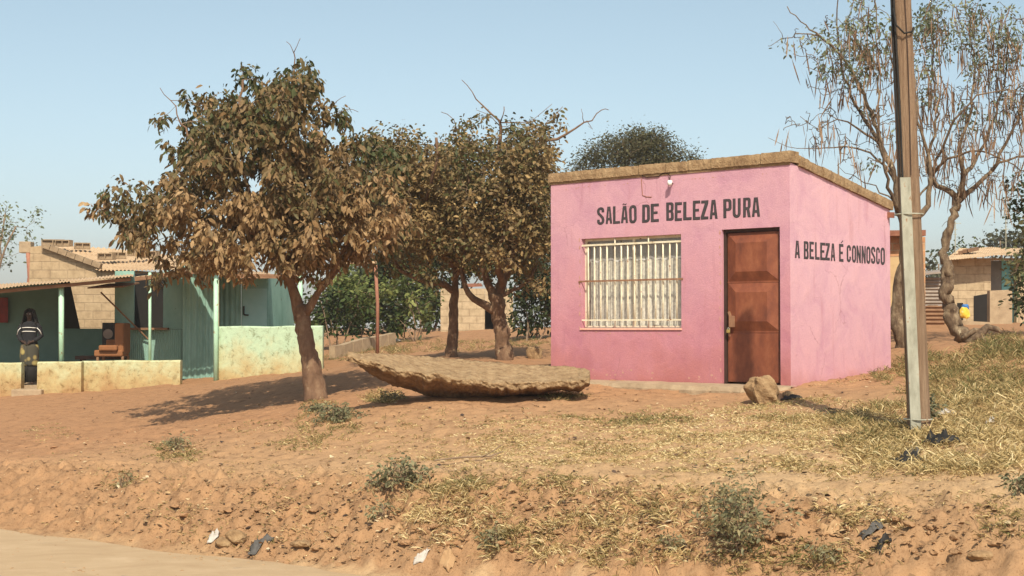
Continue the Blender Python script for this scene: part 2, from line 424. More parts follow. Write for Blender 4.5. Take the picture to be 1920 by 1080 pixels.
M['block'] = block_mat("sand_blocks", (0.45, 0.33, 0.20), (0.40, 0.285, 0.17), (0.36, 0.26, 0.16))
M['block2'] = block_mat("pale_blocks", (0.47, 0.36, 0.23), (0.42, 0.32, 0.20), (0.36, 0.27, 0.17))
M['redbrick'] = block_mat("orange_bricks", (0.42, 0.2, 0.1), (0.5, 0.27, 0.14), (0.45, 0.3, 0.18), 0.3, 0.14, 0.015)
M['ochre'] = rough_mat("ochre_plaster", [(0.38, 0.24, 0.12), (0.48, 0.33, 0.17), (0.53, 0.38, 0.2)], 2.5, 0.9, 0.3, 20, 0.01)
M['brick'] = rough_mat("loose_block", [(0.22, 0.15, 0.09), (0.36, 0.26, 0.16)], 8, 0.95, 0.5, 30, 0.02)
M['wood'] = rough_mat("brown_wood", [(0.16, 0.08, 0.04), (0.28, 0.16, 0.09)], 5, 0.8, 0.3, 30, 0.01, stretch=(1, 1, 4))
M['orange'] = rough_mat("orange_upholstery", [(0.22, 0.09, 0.035), (0.28, 0.115, 0.045)], 6, 0.8, 0.2, 40, 0.01)
M['dark'] = rough_mat("dark_interior_and_shadow", [(0.012, 0.010, 0.009), (0.02, 0.017, 0.015)], 6, 0.9, 0)  # near-black for interiors, underskirt and the sheets standing in for shadows
M['redpost'] = rough_mat("rusty_post", [(0.25, 0.10, 0.06), (0.36, 0.17, 0.11)], 8, 0.8, 0.3, 30, 0.01)

def lime_wall_mat(name):
    m, n, l, b = new_mat(name)
    tc = n.new("ShaderNodeTexCoord"); v = tc.outputs['Object']
    sx = n.new("ShaderNodeSeparateXYZ"); l.new(v, sx.inputs[0])
    t1 = tex_noise(n, l, 2.2, 7, 0.7, v, 0.3)
    mr = n.new("ShaderNodeMapRange"); l.new(sx.outputs[2], mr.inputs[0]); mr.inputs[1].default_value = -0.3; mr.inputs[2].default_value = 1.25
    md = n.new("ShaderNodeMath"); md.operation = 'MULTIPLY_ADD'; l.new(t1.outputs[0], md.inputs[0]); md.inputs[1].default_value = 1.1
    ms = n.new("ShaderNodeMath"); ms.operation = 'SUBTRACT'; l.new(mr.outputs[0], ms.inputs[0]); ms.inputs[1].default_value = 0.55
    l.new(ms.outputs[0], md.inputs[2]); md.use_clamp = True
    r = ramp(n, [(0.05, (0.36, 0.22, 0.10)), (0.3, (0.43, 0.33, 0.16)), (0.55, (0.47, 0.47, 0.28)), (0.85, (0.42, 0.54, 0.37))])
    l.new(md.outputs[0], r.inputs[0])
    t2 = tex_noise(n, l, 9, 5, 0.75, v, 0.5)
    r2 = ramp(n, [(0.32, (0.5, 0.45, 0.38)), (0.46, (0.95, .95, .95)), (0.7, (1.1, 1.1, 1.1))]); l.new(t2.outputs[0], r2.inputs[0])
    c = mix(n, l, 1.0, r.outputs[0], r2.outputs[0], 'MULTIPLY')
    l.new(c, b.inputs['Base Color']); b.inputs['Roughness'].default_value = 0.9
    b.inputs['Specular IOR Level'].default_value = 0.2
    add_bump(n, l, b, t2.outputs[0], 0.5, 0.02)
    return m
M['lime'] = lime_wall_mat("stained_mint_plaster")

# foliage
M['leaf_tree1'] = leaf_mat("dusty_broad_leaf", [(0.035, 0.055, 0.02), (0.075, 0.085, 0.03), (0.17, 0.115, 0.05), (0.30, 0.185, 0.085), (0.42, 0.28, 0.14)], 0.22)
M['leaf_tree2'] = leaf_mat("dry_small_leaf", [(0.05, 0.07, 0.025), (0.10, 0.10, 0.035), (0.2, 0.135, 0.06), (0.36, 0.24, 0.10), (0.48, 0.34, 0.15)], 0.22)
M['leaf_pale'] = leaf_mat("pale_feather_leaf", [(0.09, 0.11, 0.06), (0.15, 0.18, 0.10), (0.22, 0.24, 0.14), (0.30, 0.29, 0.16)], 0.3)
M['leaf_bush'] = leaf_mat("bush_leaf", [(0.015, 0.03, 0.010), (0.035, 0.06, 0.016), (0.10, 0.125, 0.035), (0.24, 0.26, 0.08)], 0.3)
M['leaf_dark'] = leaf_mat("dark_leaf", [(0.02, 0.03, 0.012), (0.04, 0.055, 0.02), (0.09, 0.10, 0.035), (0.16, 0.13, 0.06)], 0.15)
M['leaf_acacia'] = leaf_mat("acacia_leaf", [(0.04, 0.045, 0.02), (0.07, 0.07, 0.032), (0.11, 0.10, 0.048), (0.16, 0.14, 0.07)], 0.2)
M['pod'] = leaf_mat("dry_pod", [(0.13, 0.075, 0.045), (0.24, 0.15, 0.09), (0.40, 0.28, 0.18)], 0.1)
M['grass'] = leaf_mat("dry_grass_blades", [(0.13, 0.14, 0.045), (0.23, 0.185, 0.07), (0.40, 0.28, 0.12), (0.62, 0.47, 0.22), (0.74, 0.61, 0.34)], 0.3)
M['weed'] = leaf_mat("weed_leaf", [(0.13, 0.13, 0.07), (0.20, 0.19, 0.10), (0.32, 0.27, 0.14), (0.44, 0.35, 0.19)], 0.25)
M['litter'] = leaf_mat("fallen_leaf", [(0.05, 0.035, 0.03), (0.15, 0.085, 0.045), (0.30, 0.18, 0.09), (0.45, 0.3, 0.15), (0.6, 0.48, 0.3)], 0.1, 0.8)

# ------------------------------------------------------------------ mesh helpers
def tag(o, label=None, cat=None, group=None, kind=None):
    if label: o["label"] = label
    if cat: o["category"] = cat
    if group: o["group"] = group
    if kind: o["kind"] = kind
    return o

def thing(name, loc, label, cat, group=None):
    o = bpy.data.objects.new(name, None)
    o.empty_display_size = 0.2
    COL.objects.link(o); o.location = loc
    o.matrix_world = Matrix.Translation(Vector(loc))
    return tag(o, label, cat, group)

class MB:
    def __init__(s): s.v = []; s.f = []
    def add(s, vs, fs):
        o = len(s.v); s.v += [Vector(p) for p in vs]; s.f += [[o + i for i in f] for f in fs]
    def hexa(s, b, t):
        """b, t: four bottom and four top corners, counterclockwise from above"""
        s.add(list(b) + list(t), [[3, 2, 1, 0], [4, 5, 6, 7], [0, 1, 5, 4], [1, 2, 6, 5], [2, 3, 7, 6], [3, 0, 4, 7]])
    def box(s, c, size, rz=0.0, ax=None):
        hx, hy, hz = (k / 2 for k in size)
        R = Matrix.Rotation(rz, 3, 'Z') if ax is None else ax
        pts = [Vector(c) + R @ Vector((x, y, z)) for z in (-hz, hz) for x, y in ((-hx, -hy), (hx, -hy), (hx, hy), (-hx, hy))]
        s.hexa(pts[:4], pts[4:])
    def cbox(s, c, size, rz=0.0, ch=0.01, ax=None):
        """box with chamfered edges"""
        bm = bmesh.new(); bmesh.ops.create_cube(bm, size=1)
        for v in bm.verts: v.co = Vector((v.co.x * size[0], v.co.y * size[1], v.co.z * size[2]))
        bmesh.ops.bevel(bm, geom=bm.edges[:], offset=ch, segments=2, profile=0.5, affect='EDGES')
        R = Matrix.Rotation(rz, 3, 'Z') if ax is None else ax
        bm.verts.index_update()
        s.add([Vector(c) + R @ v.co for v in bm.verts], [[v.index for v in f.verts] for f in bm.faces]); bm.free()
    def bar(s, a, b, w, h=None, up=(0, 0, 1)):
        a = Vector(a); b = Vector(b); h = h or w
        z = (b - a); L = z.length; z.normalize(); x = Vector(up).cross(z)
        if x.length < 1e-4: x = Vector((1, 0, 0))
        x.normalize(); y = z.cross(x)
        R = Matrix((x, y, z)).transposed()
        s.box((a + b) / 2, (w, h, L), ax=R)
    def tube(s, pts, rad, n=8, cap=True, lump=0.0, ls=4.0):
        pts = [Vector(p) for p in pts]
        if not hasattr(rad, '__len__'): rad = [rad] * len(pts)
        o = len(s.v); k = len(pts); x = None
        for i, p in enumerate(pts):
            t = (pts[min(i + 1, k - 1)] - pts[max(i - 1, 0)])
            if t.length < 1e-9: t = Vector((0, 0, 1))
            t.normalize()
            if x is None:
                x = t.cross(Vector((0.13, 0.21, 0.97)));
                if x.length < 1e-3: x = t.cross(Vector((1, 0, 0)))
            x = (x - t * x.dot(t)).normalized(); y = t.cross(x)
            for j in range(n):
                a = 2 * pi * j / n
                rr = rad[i]
                if lump:
                    q = p + (x * cos(a) + y * sin(a)) * rr; rr *= 1 + lump * (float(fbm(np.array([q.x * ls + q.z * ls * .8]), np.array([q.y * ls - q.z * ls * .6]), 12, 3)[0]) * 1.4)
                s.v.append(p + (x * cos(a) + y * sin(a)) * rr)
        for i in range(k - 1):
            for j in range(n):
                a = o + i * n + j; b = o + i * n + (j + 1) % n
                s.f.append([a, b, b + n, a + n])
        if cap:
            s.f.append([o + j for j in range(n)][::-1]); s.f.append([o + (k - 1) * n + j for j in range(n)])
    def build(s, name, mat, parent=None, smooth=False, kind=None, solid=0.0):
        off = Vector(parent_loc(parent)) if parent else Vector((0, 0, 0))
        me = bpy.data.meshes.new(name)
        me.from_pydata([tuple(p - off) for p in s.v], [], s.f)
        me.materials.append(mat)
        if smooth: me.polygons.foreach_set('use_smooth', [True] * len(me.polygons))
        me.update()
        o = bpy.data.objects.new(name, me); COL.objects.link(o)
        if parent: o.parent = parent
        if kind: o["kind"] = kind
        if solid:
            md = o.modifiers.new("thick", 'SOLIDIFY'); md.thickness = solid; md.offset = 0
        return o

def parent_loc(p):
    l = Vector((0, 0, 0))
    while p is not None:
        l += p.location; p = p.parent
    return l

def own_origin(o, p):
    """give a single-mesh thing its origin at its base"""
    p = Vector(p)
    o.data.transform(Matrix.Translation(-p)); o.location = p
    return o

def fast_mesh(name, verts, faces, mat, parent=None, var=None, smooth=True):
    """verts (N,3); faces: list of (M,k) index arrays"""
    off = np.array(parent_loc(parent)) if parent else np.zeros(3)
    me = bpy.data.meshes.new(name)
    V = np.asarray(verts, dtype=np.float32) - off.astype(np.float32)
    me.vertices.add(len(V)); me.vertices.foreach_set('co', V.ravel())
    loops = np.concatenate([f.ravel() for f in faces]).astype(np.int32)
    tot = np.concatenate([np.full(len(f), f.shape[1]) for f in faces]).astype(np.int32)
    st = np.concatenate([[0], np.cumsum(tot)[:-1]]).astype(np.int32)
    me.loops.add(len(loops)); me.loops.foreach_set('vertex_index', loops)
    me.polygons.add(len(tot)); me.polygons.foreach_set('loop_start', st)
    try: me.polygons.foreach_set('loop_total', tot)
    except Exception: pass
    if smooth: me.polygons.foreach_set('use_smooth', np.ones(len(tot), dtype=bool))
    me.materials.append(mat)
    if var is not None:
        a = me.attributes.new('var', 'FLOAT', 'POINT'); a.data.foreach_set('value', np.asarray(var, dtype=np.float32))
    me.update(calc_edges=True)
    me.validate()
    o = bpy.data.objects.new(name, me); COL.objects.link(o)
    if parent: o.parent = parent
    return o

def norm(a):
    return a / np.maximum(np.linalg.norm(a, axis=-1, keepdims=True), 1e-9)

def leaf_arrays(base, dirn, length, width, droop, var, rng, side=None):
    """bent pointed blades; returns verts, faces, var"""
    N = len(base)
    d = norm(dirn)
    if side is None:
        rnd = norm(rng.normal(size=(N, 3)) + np.array([0, 0, 0.01]))
        side = norm(np.cross(d, rnd))
    length = length[:, None]; width = width[:, None]; droop = droop[:, None]
    down = np.array([0, 0, -1.0])
    p1 = base + d * length * 0.36 + down * droop * length * 0.06
    p2 = base + d * length * 0.74 + down * droop * length * 0.28
    p3 = base + d * length * 0.98 + down * droop * length * 0.55
    nrm = norm(np.cross(side, d))
    c = 0.12 * width * nrm
    V = np.stack([base, p1 - side * width * 0.46 + c, p1 + side * width * 0.46 + c, p2 - side * width * 0.42 + c, p2 + side * width * 0.42 + c, p3, ], 1)
    o = np.arange(N)[:, None] * 6
    tri = np.concatenate([o + np.array([[0, 1, 2]]), o + np.array([[3, 5, 4]])])
    quad = o + np.array([[1, 3, 4, 2]])
    return V.reshape(-1, 3), tri, quad, np.repeat(var, 6)

def leaves_obj(name, parts, mat, parent=None):
    Vs, Ts, Qs, vr = [], [], [], []; off = 0
    for V, t, q, a in parts:
        Vs.append(V); Ts.append(t + off); Qs.append(q + off); vr.append(a); off += len(V)
    return fast_mesh(name, np.concatenate(Vs), [np.concatenate(Ts), np.concatenate(Qs)], mat, parent, np.concatenate(vr))

def subdiv_path(pts, step, jit, rng):
    """smooth a hand-laid polyline with Catmull-Rom and a little wobble"""
    pts = [np.array(p, float) for p in pts]
    q = [2 * pts[0] - pts[1]] + pts + [2 * pts[-1] - pts[-2]]
    out = []; tt = []
    for i in range(1, len(q) - 2):
        L = np.linalg.norm(q[i + 1] - q[i]); k = max(2, int(L / step))
        for j in range(k):
            t = j / k
            p = 0.5 * ((2 * q[i]) + (-q[i - 1] + q[i + 1]) * t + (2 * q[i - 1] - 5 * q[i] + 4 * q[i + 1] - q[i + 2]) * t * t + (-q[i - 1] + 3 * q[i] - 3 * q[i + 1] + q[i + 2]) * t ** 3)
            if out: p = p + rng.normal(size=3) * jit
            out.append(p); tt.append((i - 1 + t) / (len(pts) - 1))
    out.append(pts[-1]); tt.append(1.0)
    return out, tt

class Tree:
    def __init__(s, seed):
        s.rng = np.random.default_rng(seed)
        s.mb = MB(); s.tw = MB(); s.nodes = []; s.nr = []; s.ends = []; s.pw = 1.35
    def limb(s, pts, r0, r1, n=10, jit=0.012, step=0.14, nodes=True, knob=0.0, frm=0.0, lump=0.0):
        path, tt = subdiv_path(pts, step, jit, s.rng)
        rad = [r1 + (r0 - r1) * (1 - t) ** s.pw for t in tt]
        if knob: rad = [r * (1 + knob * (s.rng.random() - 0.4)) for r in rad]
        s.mb.tube(path, rad, n, lump=lump)
        if nodes:
            for p, r, t in zip(path, rad, tt):
                if t >= frm: s.nodes.append(np.array(p)); s.nr.append(r)
    def reach(s, att, tip=0.004, bend=0.12, up=0.15, seg=4, maxr=0.03, n=4, share=0.5):
        """joins every target point to the nearest wood with a crooked twig"""
        att = np.asarray(att, float)
        nd = np.array(s.nodes)
        dist = np.min(np.linalg.norm(att[:, None] - nd[None], axis=2), axis=1)
        order = np.argsort(dist)
        cap = len(s.nodes) + len(att) * seg + 10
        N = np.zeros((cap, 3)); R = np.zeros(cap); k = len(s.nodes)
        N[:k] = nd; R[:k] = s.nr
        for i in order:
            a = att[i]
            dd = np.linalg.norm(N[:k] - a, axis=1) + s.rng.random(k) * share * 0.3
            dd += np.maximum(0, N[:k, 2] - a[2]) * 0.6
            j = int(np.argmin(dd)); b = N[j]
            L = np.linalg.norm(a - b)
            r0 = min(R[j] * 0.75, maxr, tip + L * 0.014); r0 = max(r0, tip)
            pts = [b]
            off = s.rng.normal(size=3) * bend * L; off[2] += up * L
            for q in range(1, seg + 1):
                t = q / seg
                p = b + (a - b) * t + off * (4 * t * (1 - t)) * 0.5
                if q < seg: p = p + s.rng.normal(size=3) * bend * L * 0.25
                pts.append(p)
            rad = [r0 + (tip - r0) * q / seg for q in range(seg + 1)]
            s.tw.tube(pts, rad, n, cap=False)
            for q in range(1, seg + 1):
                if k < cap: N[k] = pts[q]; R[k] = rad[q]; k += 1
            s.ends.append((a, norm(np.array(pts[-1]) - np.array(pts[-2]))))

def blob_points(blobs, Y, per, rng, depth=1.0, shell=0.5, scale_depth=None):
    """sample points in lobes given on the plan by (px, py, radius px[, dY])"""
    out = []
    for b in blobs:
        px, py, r = b[:3]; dY = b[3] if len(b) > 3 else 0.0
        Yb = Y + dY; c = np.array(P(px, py, Yb)); rm = r / F * Yb
        n = max(3, int(per * (rm ** 2) * 10))
        d = norm(rng.normal(size=(n, 3))); rr = (shell + (1 - shell) * rng.random(n)) ** 1.0
        q = d * rr[:, None] * rm
        q[:, 1] *= depth
        out.append(c + q)
    return np.concatenate(out)

def cluster_leaves(ends, n_range, size, wid, droop, spread, var_fn, rng, down=0.35):
    B, D, L, W, Dr, Va = [], [], [], [], [], []
    for (p, t) in ends:
        k = rng.integers(*n_range)
        d = norm(rng.normal(size=(k, 3)) * np.array([1, 1, 0.55]) + t * 0.5 + np.array([0, 0, -down]))
        B.append(p + d * 0.02 + rng.normal(size=(k, 3)) * spread); D.append(d)
        s = size * (0.5 + 0.95 * rng.random(k)); L.append(s); W.append(s * wid * (0.8 + 0.4 * rng.random(k)))
        Dr.append(droop * (0.5 + rng.random(k))); Va.append(np.clip(var_fn(p, rng) + rng.normal(size=k) * 0.13, 0, 1))
    B = np.concatenate(B); D = np.concatenate(D)
    return leaf_arrays(B, D, np.concatenate(L), np.concatenate(W), np.concatenate(Dr), np.concatenate(Va), rng)

def corr(mb, p00, p10, p11, p01, waves, amp, nv=1, sag=0.0, rng=None):
    """corrugated sheet; ridges run from the p00-p10 edge to the p01-p11 edge"""
    p00, p10, p11, p01 = (Vector(p) for p in (p00, p10, p11, p01))
    nu = max(4, int(waves * 6)); nrm = (p10 - p00).cross(p01 - p00).normalized()
    vs = []; fs = []
    for j in range(nv + 1):
        v = j / nv
        for i in range(nu + 1):
            u = i / nu
            p = (p00 * (1 - u) + p10 * u) * (1 - v) + (p01 * (1 - u) + p11 * u) * v
            q = p + nrm * (amp * sin(2 * pi * waves * u))
            if sag: q = q - Vector((0, 0, 1)) * sag * (fbm(np.array([u * 3.1]), np.array([v * 2 + 1.7]), 9, 2)[0])
            vs.append(q)
    for j in range(nv):
        for i in range(nu):
            a = j * (nu + 1) + i; fs.append([a, a + 1, a + nu + 2, a + nu + 1])
    mb.add(vs, fs)

def lump(mb, c, size, rng, sub=2, rough=0.25, rz=0.0, flat=0.35):
    """irregular stone or clod"""
    bm = bmesh.new(); bmesh.ops.create_icosphere(bm, subdivisions=sub, radius=1)
    o = rng.random(3) * 50
    R = Matrix.Rotation(rz, 3, 'Z')
    pts = np.array([v.co[:] for v in bm.verts])
    nn = fbm(pts[:, 0] * 1.3 + o[0] + pts[:, 2], pts[:, 1] * 1.3 + o[1] - pts[:, 2] * 0.7, 3, 3)
    cut = norm(rng.normal(size=(5, 3)))
    for q in cut:
        dd = pts @ q; pts = pts - np.maximum(dd - 0.72, 0)[:, None] * q
    pts = pts * (1 + rough * nn)[:, None] * 0.5 * np.array(size)
    pts[:, 2] = np.where(pts[:, 2] < -flat * size[2], -flat * size[2], pts[:, 2])
    bm.verts.index_update()
    mb.add([Vector(c) + R @ Vector(p) for p in pts], [[v.index for v in f.verts] for f in bm.faces]); bm.free()

# ================================================================== SETTING
def axis_lines(lo, hi, fine, far, grow=1.22):
    a = list(np.arange(lo, hi, fine)); st = fine; x = a[-1]
    while x < far:
        st *= grow; x += st; a.append(x)
    st = fine; x = a[0]; b = []
    while x > -far:
        st *= grow; x -= st; b.append(x)
    return np.array(b[::-1] + a)

gxs = axis_lines(-8.5, 8.5, 0.036, 2500)
gys = axis_lines(8.2, 21.5, 0.04, 2500)
GX, GY = np.meshgrid(gxs, gys)
GZ = H(GX, GY)
nx, ny = len(gxs), len(gys)
idx = (np.arange(ny - 1)[:, None] * nx + np.arange(nx - 1)[None]).ravel()
quads = np.stack([idx, idx + 1, idx + nx + 1, idx + nx], 1)
ground = fast_mesh("ground", np.stack([GX.ravel(), GY.ravel(), GZ.ravel()], 1), [quads], M['soil'])
tag(ground, kind="structure")

# road: a dusty strip, its edge ragged
mb = MB(); row = []
ls = np.concatenate([np.arange(-400, -12, 8.0), np.arange(-12, 24, 0.09), np.arange(24, 400, 8.0)])
edge = 0.09 * fbm(ls * 1.7, ls * 0 + 2.2, 63, 4) - 0.16 * fbm(ls * 0.8, ls * 0 + 3.3, 5, 3) - 0.02
rv = []; rf = []
for i, lv in enumerate(ls):
    for s in (edge[i], edge[i] - 0.12, -3.5, -7.5, -11.0):
        z = 0.006 if s < edge[i] - 0.05 else -0.004
        rv.append((RO[0] + RD[0] * lv + RN[0] * s, RO[1] + RD[1] * lv + RN[1] * s, z))
for i in range(len(ls) - 1):
    for k in range(4):
        a = i * 5 + k; rf.append([a, a + 1, a + 6, a + 5])
mb.add(rv, rf); ro = mb.build("road", M['road'], kind="structure", smooth=True)

# ================================================================== PINK SALON
CX, CY = PX(1482, 18.3), 18.3
UD = Vector((-0.770, 0.638, 0)).normalized()
VD = Vector((-UD.y * -1, 0, 0))
VD = Vector((UD.y, -UD.x, 0)).normalized()      # (0.638, 0.770)
C0 = Vector((CX, CY, 0))
NF = -VD       # outward of the front
NS = -UD       # outward of the side

def hit_plane(px, py, o, nrm):
    r = Vector(ray(px, py)); e = Vector((0, 0, EYE))
    return e + r * ((o - e).dot(nrm) / r.dot(nrm))

def front_tz(px, py):
    p = hit_plane(px, py, C0, NF); return (p - C0).dot(UD), p.z

def side_tz(px, py):
    p = hit_plane(px, py, C0, NS); return (p - C0).dot(VD), p.z

salon = thing("beauty_salon", (C0.x, C0.y, 1.25), "small pink painted shop with rust brown steel door and black lettering on two walls", "building")
LW = front_tz(1033, 500)[0]
LS = side_tz(1669, 500)[0]
ZT = front_tz(1482, 304)[1]
ZT2 = front_tz(1033, 343)[1]
ZB = side_tz(1668, 394)[1]
Z0 = 0.75
WT = 0.16

def fp(t, z, dep=0.0): return C0 + UD * t + VD * dep + Vector((0, 0, z))
def spt(t, z, dep=0.0): return C0 + VD * t + UD * dep + Vector((0, 0, z))

wt0, wz1 = front_tz(1277, 440); wt1, wz1b = front_tz(1090, 447); wz0 = front_tz(1180, 615.5)[1]
wz1 = (wz1 + wz1b) / 2
dt0 = front_tz(1463, 600)[0]; dt1 = front_tz(1354, 600)[0]; dz1 = front_tz(1405, 428)[1]; dz0 = front_tz(1405, 722)[1]
ztf = lambda t: ZT + (ZT2 - ZT) * t / LW
mb = MB()

def holed(outer, holes, mapf):
    loops = [[Vector((a, b, 0)) for a, b in outer]] + [[Vector((a, b, 0)) for a, b in h] for h in holes]
    tr = tessellate_polygon(loops)
    flat = [p for lp in loops for p in lp]
    mb.add([mapf(p.x, p.y) for p in flat], [list(t) for t in tr])

win = [(wt0, wz0), (wt1, wz0), (wt1, wz1), (wt0, wz1)]
dor = [(dt0, dz0), (dt1, dz0), (dt1, dz1), (dt0, dz1)]
holed([(0, Z0), (LW, Z0), (LW, ztf(LW)), (0, ztf(0))], [win, dor], lambda a, b: fp(a, b, 0))
holed([(WT, Z0), (LW - WT, Z0), (LW - WT, ztf(LW) - .02), (WT, ztf(0) - .02)], [win, dor], lambda a, b: fp(a, b, WT))
for h in (win, dor):
    for i in range(4):
        a, b = h[i], h[(i + 1) % 4]
        mb.add([fp(*a, 0), fp(*b, 0), fp(*b, WT), fp(*a, WT)], [[0, 1, 2, 3]])
# other walls: outer faces, inner faces
mb.add([spt(WT, Z0, WT), spt(LS - WT, Z0, WT), spt(LS - WT, ZB, WT), spt(WT, ZT - .02, WT)], [[0, 3, 2, 1]])
BL = C0 + UD * LW + VD * LS; BR = C0 + VD * LS
zv = Vector((0, 0, 1))
mb.add([BR + zv * Z0, BL + zv * Z0, BL + zv * ZB, BR + zv * ZB], [[0, 1, 2, 3]])
mb.add([BR + (UD - VD) * WT + zv * Z0, BL + (-UD - VD) * WT + zv * Z0, BL + (-UD - VD) * WT + zv * ZB, BR + (UD - VD) * WT + zv * ZB], [[0, 3, 2, 1]])
FL = C0 + UD * LW
mb.add([FL + zv * Z0, BL + zv * Z0, BL + zv * ZB, FL + zv * ztf(LW)], [[0, 1, 2, 3]])
mb.add([FL + (VD - UD) * WT + zv * Z0, BL + (-UD - VD) * WT + zv * Z0, BL + (-UD - VD) * WT + zv * ZB, FL + (VD - UD) * WT + zv * (ztf(LW) - .02)], [[0, 3, 2, 1]])
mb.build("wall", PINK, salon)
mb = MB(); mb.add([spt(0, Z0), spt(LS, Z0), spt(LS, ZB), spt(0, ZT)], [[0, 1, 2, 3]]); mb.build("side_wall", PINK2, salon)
# roof sheet just inside the coping
mb = MB()
a = C0 + (UD + VD) * 0.08; b = FL + (VD - UD) * 0.08
corr(mb, a + zv * (ZT + .01), b + zv * (ztf(LW) + .01), BL + (-UD - VD) * .08 + zv * (ZB + .01), BR + (UD - VD) * .08 + zv * (ZB + .01), 30, 0.009)
mb.build("roof_sheet", M['greytin'], salon, solid=0.003)
# coping of rough blocks along the front and the side
rng = np.random.default_rng(5)
mb = MB()
def coping_run(p0, p1, inward, n, h, w, over):
    p0 = Vector(p0); p1 = Vector(p1); dr = (p1 - p0)
    cuts = [0] + sorted([(i + (rng.random() - .5) * .35) / n for i in range(1, n)]) + [1]
    dz = 0.0
    for i in range(n):
        a = p0 + dr * (cuts[i] + 0.0014); b = p0 + dr * (cuts[i + 1] - 0.0014)
        hh = h + (rng.random() - .5) * .014; o = -inward * (over + (rng.random() - .5) * .016)
        q = 8
        vs = []; fs = []
        for j in range(q + 1):
            c = a + (b - a) * j / q
            e = 0.008 * (rng.random(8) - .5)
            vs += [c + o + zv * (0 + e[0]), c + o - inward * e[1] + zv * (hh * .55), c + o + inward * (.012 + e[2]) + zv * (hh + e[3]), c + inward * w + zv * (hh + e[4]), c + inward * w]
        for j in range(q):
            for k in range(5):
                x = j * 5 + k; y = j * 5 + (k + 1) % 5
                fs.append([x, y, y + 5, x + 5])
        fs.append([0, 1, 2, 3, 4]); fs.append([q * 5 + k for k in (4, 3, 2, 1, 0)])
        mb.add(vs, fs)
hc = 0.135
coping_run(fp(-0.03, ZT + .003), fp(LW + .03, ZT2 + .003), VD, 10, hc, 0.2, 0.035)
coping_run(spt(0.205, ZT + .003 - (ZT - ZB) * .205 / LS), spt(LS + .05, ZB + .003 - (ZT - ZB) * .05 / LS), UD, 9, hc, 0.2, 0.035)
coping_run(BR + UD * .2 + zv * (ZB + .003), BL + zv * (ZB + .003), -VD, 8, hc, .2, 0.03)
mb.build("roof_coping", M['coping'], salon)
# thin mortar bed of bare cement peeking under the front coping
mb = MB(); mb.hexa([fp(-.01, ZT - .03, -.012), fp(-.01, ZT - .03, .0), fp(LW, ZT2 - .03, .0), fp(LW, ZT2 - .03, -.012)], [fp(-.01, ZT + .002, -.012), fp(-.01, ZT + .002, .0), fp(LW, ZT2 + .002, .0), fp(LW, ZT2 + .002, -.012)])
mb.build("mortar_bed", M['coping'], salon)
# timber rafter end at the rear corner
mb = MB(); mb.bar(spt(LS - .06, ZB - .07, .02), spt(LS - .06, ZB - .08, -.09), .05, .08); mb.build("rafter_end", M['redtin'], salon)

# window: frame, glass, net, curtain, burglar bars
wroot = MB()
fr = 0.035; dep = 0.105
for a, b in (((wt0 + .0, wz0 + fr / 2), (wt1 - .0, wz0 + fr / 2)), ((wt0, wz1 - fr / 2), (wt1, wz1 - fr / 2)), ((wt0 + fr / 2, wz0 + fr), (wt0 + fr / 2, wz1 - fr)), ((wt1 - fr / 2, wz0 + fr), (wt1 - fr / 2, wz1 - fr)),
             (((wt0 + wt1) / 2, wz0 + fr), ((wt0 + wt1) / 2, wz1 - fr))):
    wroot.bar(fp(*a, dep), fp(*b, dep), fr, .03, up=VD)
win_o = wroot.build("window", M['creambar'], salon)
gm, gn, gl, gb = new_mat("window_glass")
gb.inputs['Base Color'].default_value = (0.9, 0.95, 0.95, 1); gb.inputs['Roughness'].default_value = 0.03
gtr = gn.new("ShaderNodeBsdfTransparent"); gms = gn.new("ShaderNodeMixShader"); ggl = gn.new("ShaderNodeBsdfGlossy"); ggl.inputs['Roughness'].default_value = 0.03
gfr = gn.new("ShaderNodeFresnel"); gfr.inputs[0].default_value = 1.45
gms.inputs[0].default_value = 0.07; gl.new(gtr.outputs[0], gms.inputs[1]); gl.new(ggl.outputs[0], gms.inputs[2]); gl.new(gms.outputs[0], gn["Material Output"].inputs[0])
mb = MB(); mb.hexa([fp(wt0 + fr, wz0 + fr, .107), fp(wt0 + fr, wz0 + fr, .111), fp(wt1 - fr, wz0 + fr, .111), fp(wt1 - fr, wz0 + fr, .107)], [fp(wt0 + fr, wz1 - fr, .107), fp(wt0 + fr, wz1 - fr, .111), fp(wt1 - fr, wz1 - fr, .111), fp(wt1 - fr, wz1 - fr, .107)])
mb.build("glass_pane", gm, win_o)
def drape(name, mat, t0, t1, zlo, zhi_f, dep0, amp, waves, seed, var=0.5, nu=260, nv=14, fray=0.0):
    rg = np.random.default_rng(seed)
    us = np.linspace(0, 1, nu); vs_ = np.linspace(0, 1, nv)
    ph = us * waves * 2 * pi + 2.2 * fbm(us * 5, us * 0 + seed, seed, 3)
    V = []; A = []
    for v in vs_:
        drift = 0.5 * v * fbm(us * 4, us * 0 + 7 + v, seed + 2, 2)
        f = np.sin(ph + drift * 3) * amp * (0.7 + 0.5 * v) + 0.4 * amp * np.sin(ph * 2.3 + 1)
        for i, u in enumerate(us):
            zh = zhi_f(u); zl = zlo + fray * max(0, fbm(np.array([u * 9]), np.array([1.1]), seed, 2)[0])
            z = zh + (zl - zh) * v
            V.append(tuple(fp(t0 + (t1 - t0) * u, z, dep0 + f[i]))); A.append(var + 0.4 * f[i] / max(amp, 1e-6) * 0.3)
    i0 = (np.arange(nv - 1)[:, None] * nu + np.arange(nu - 1)[None]).ravel()
    return fast_mesh(name, np.array(V), [np.stack([i0, i0 + 1, i0 + nu + 1, i0 + nu], 1)], mat, win_o, A)
zc = lambda py: front_tz(1180, py)[1]
scal = lambda u: zc(487) + 0.012 - 0.035 * abs(((u * 4.3) % 1) - 0.45) * 1.6
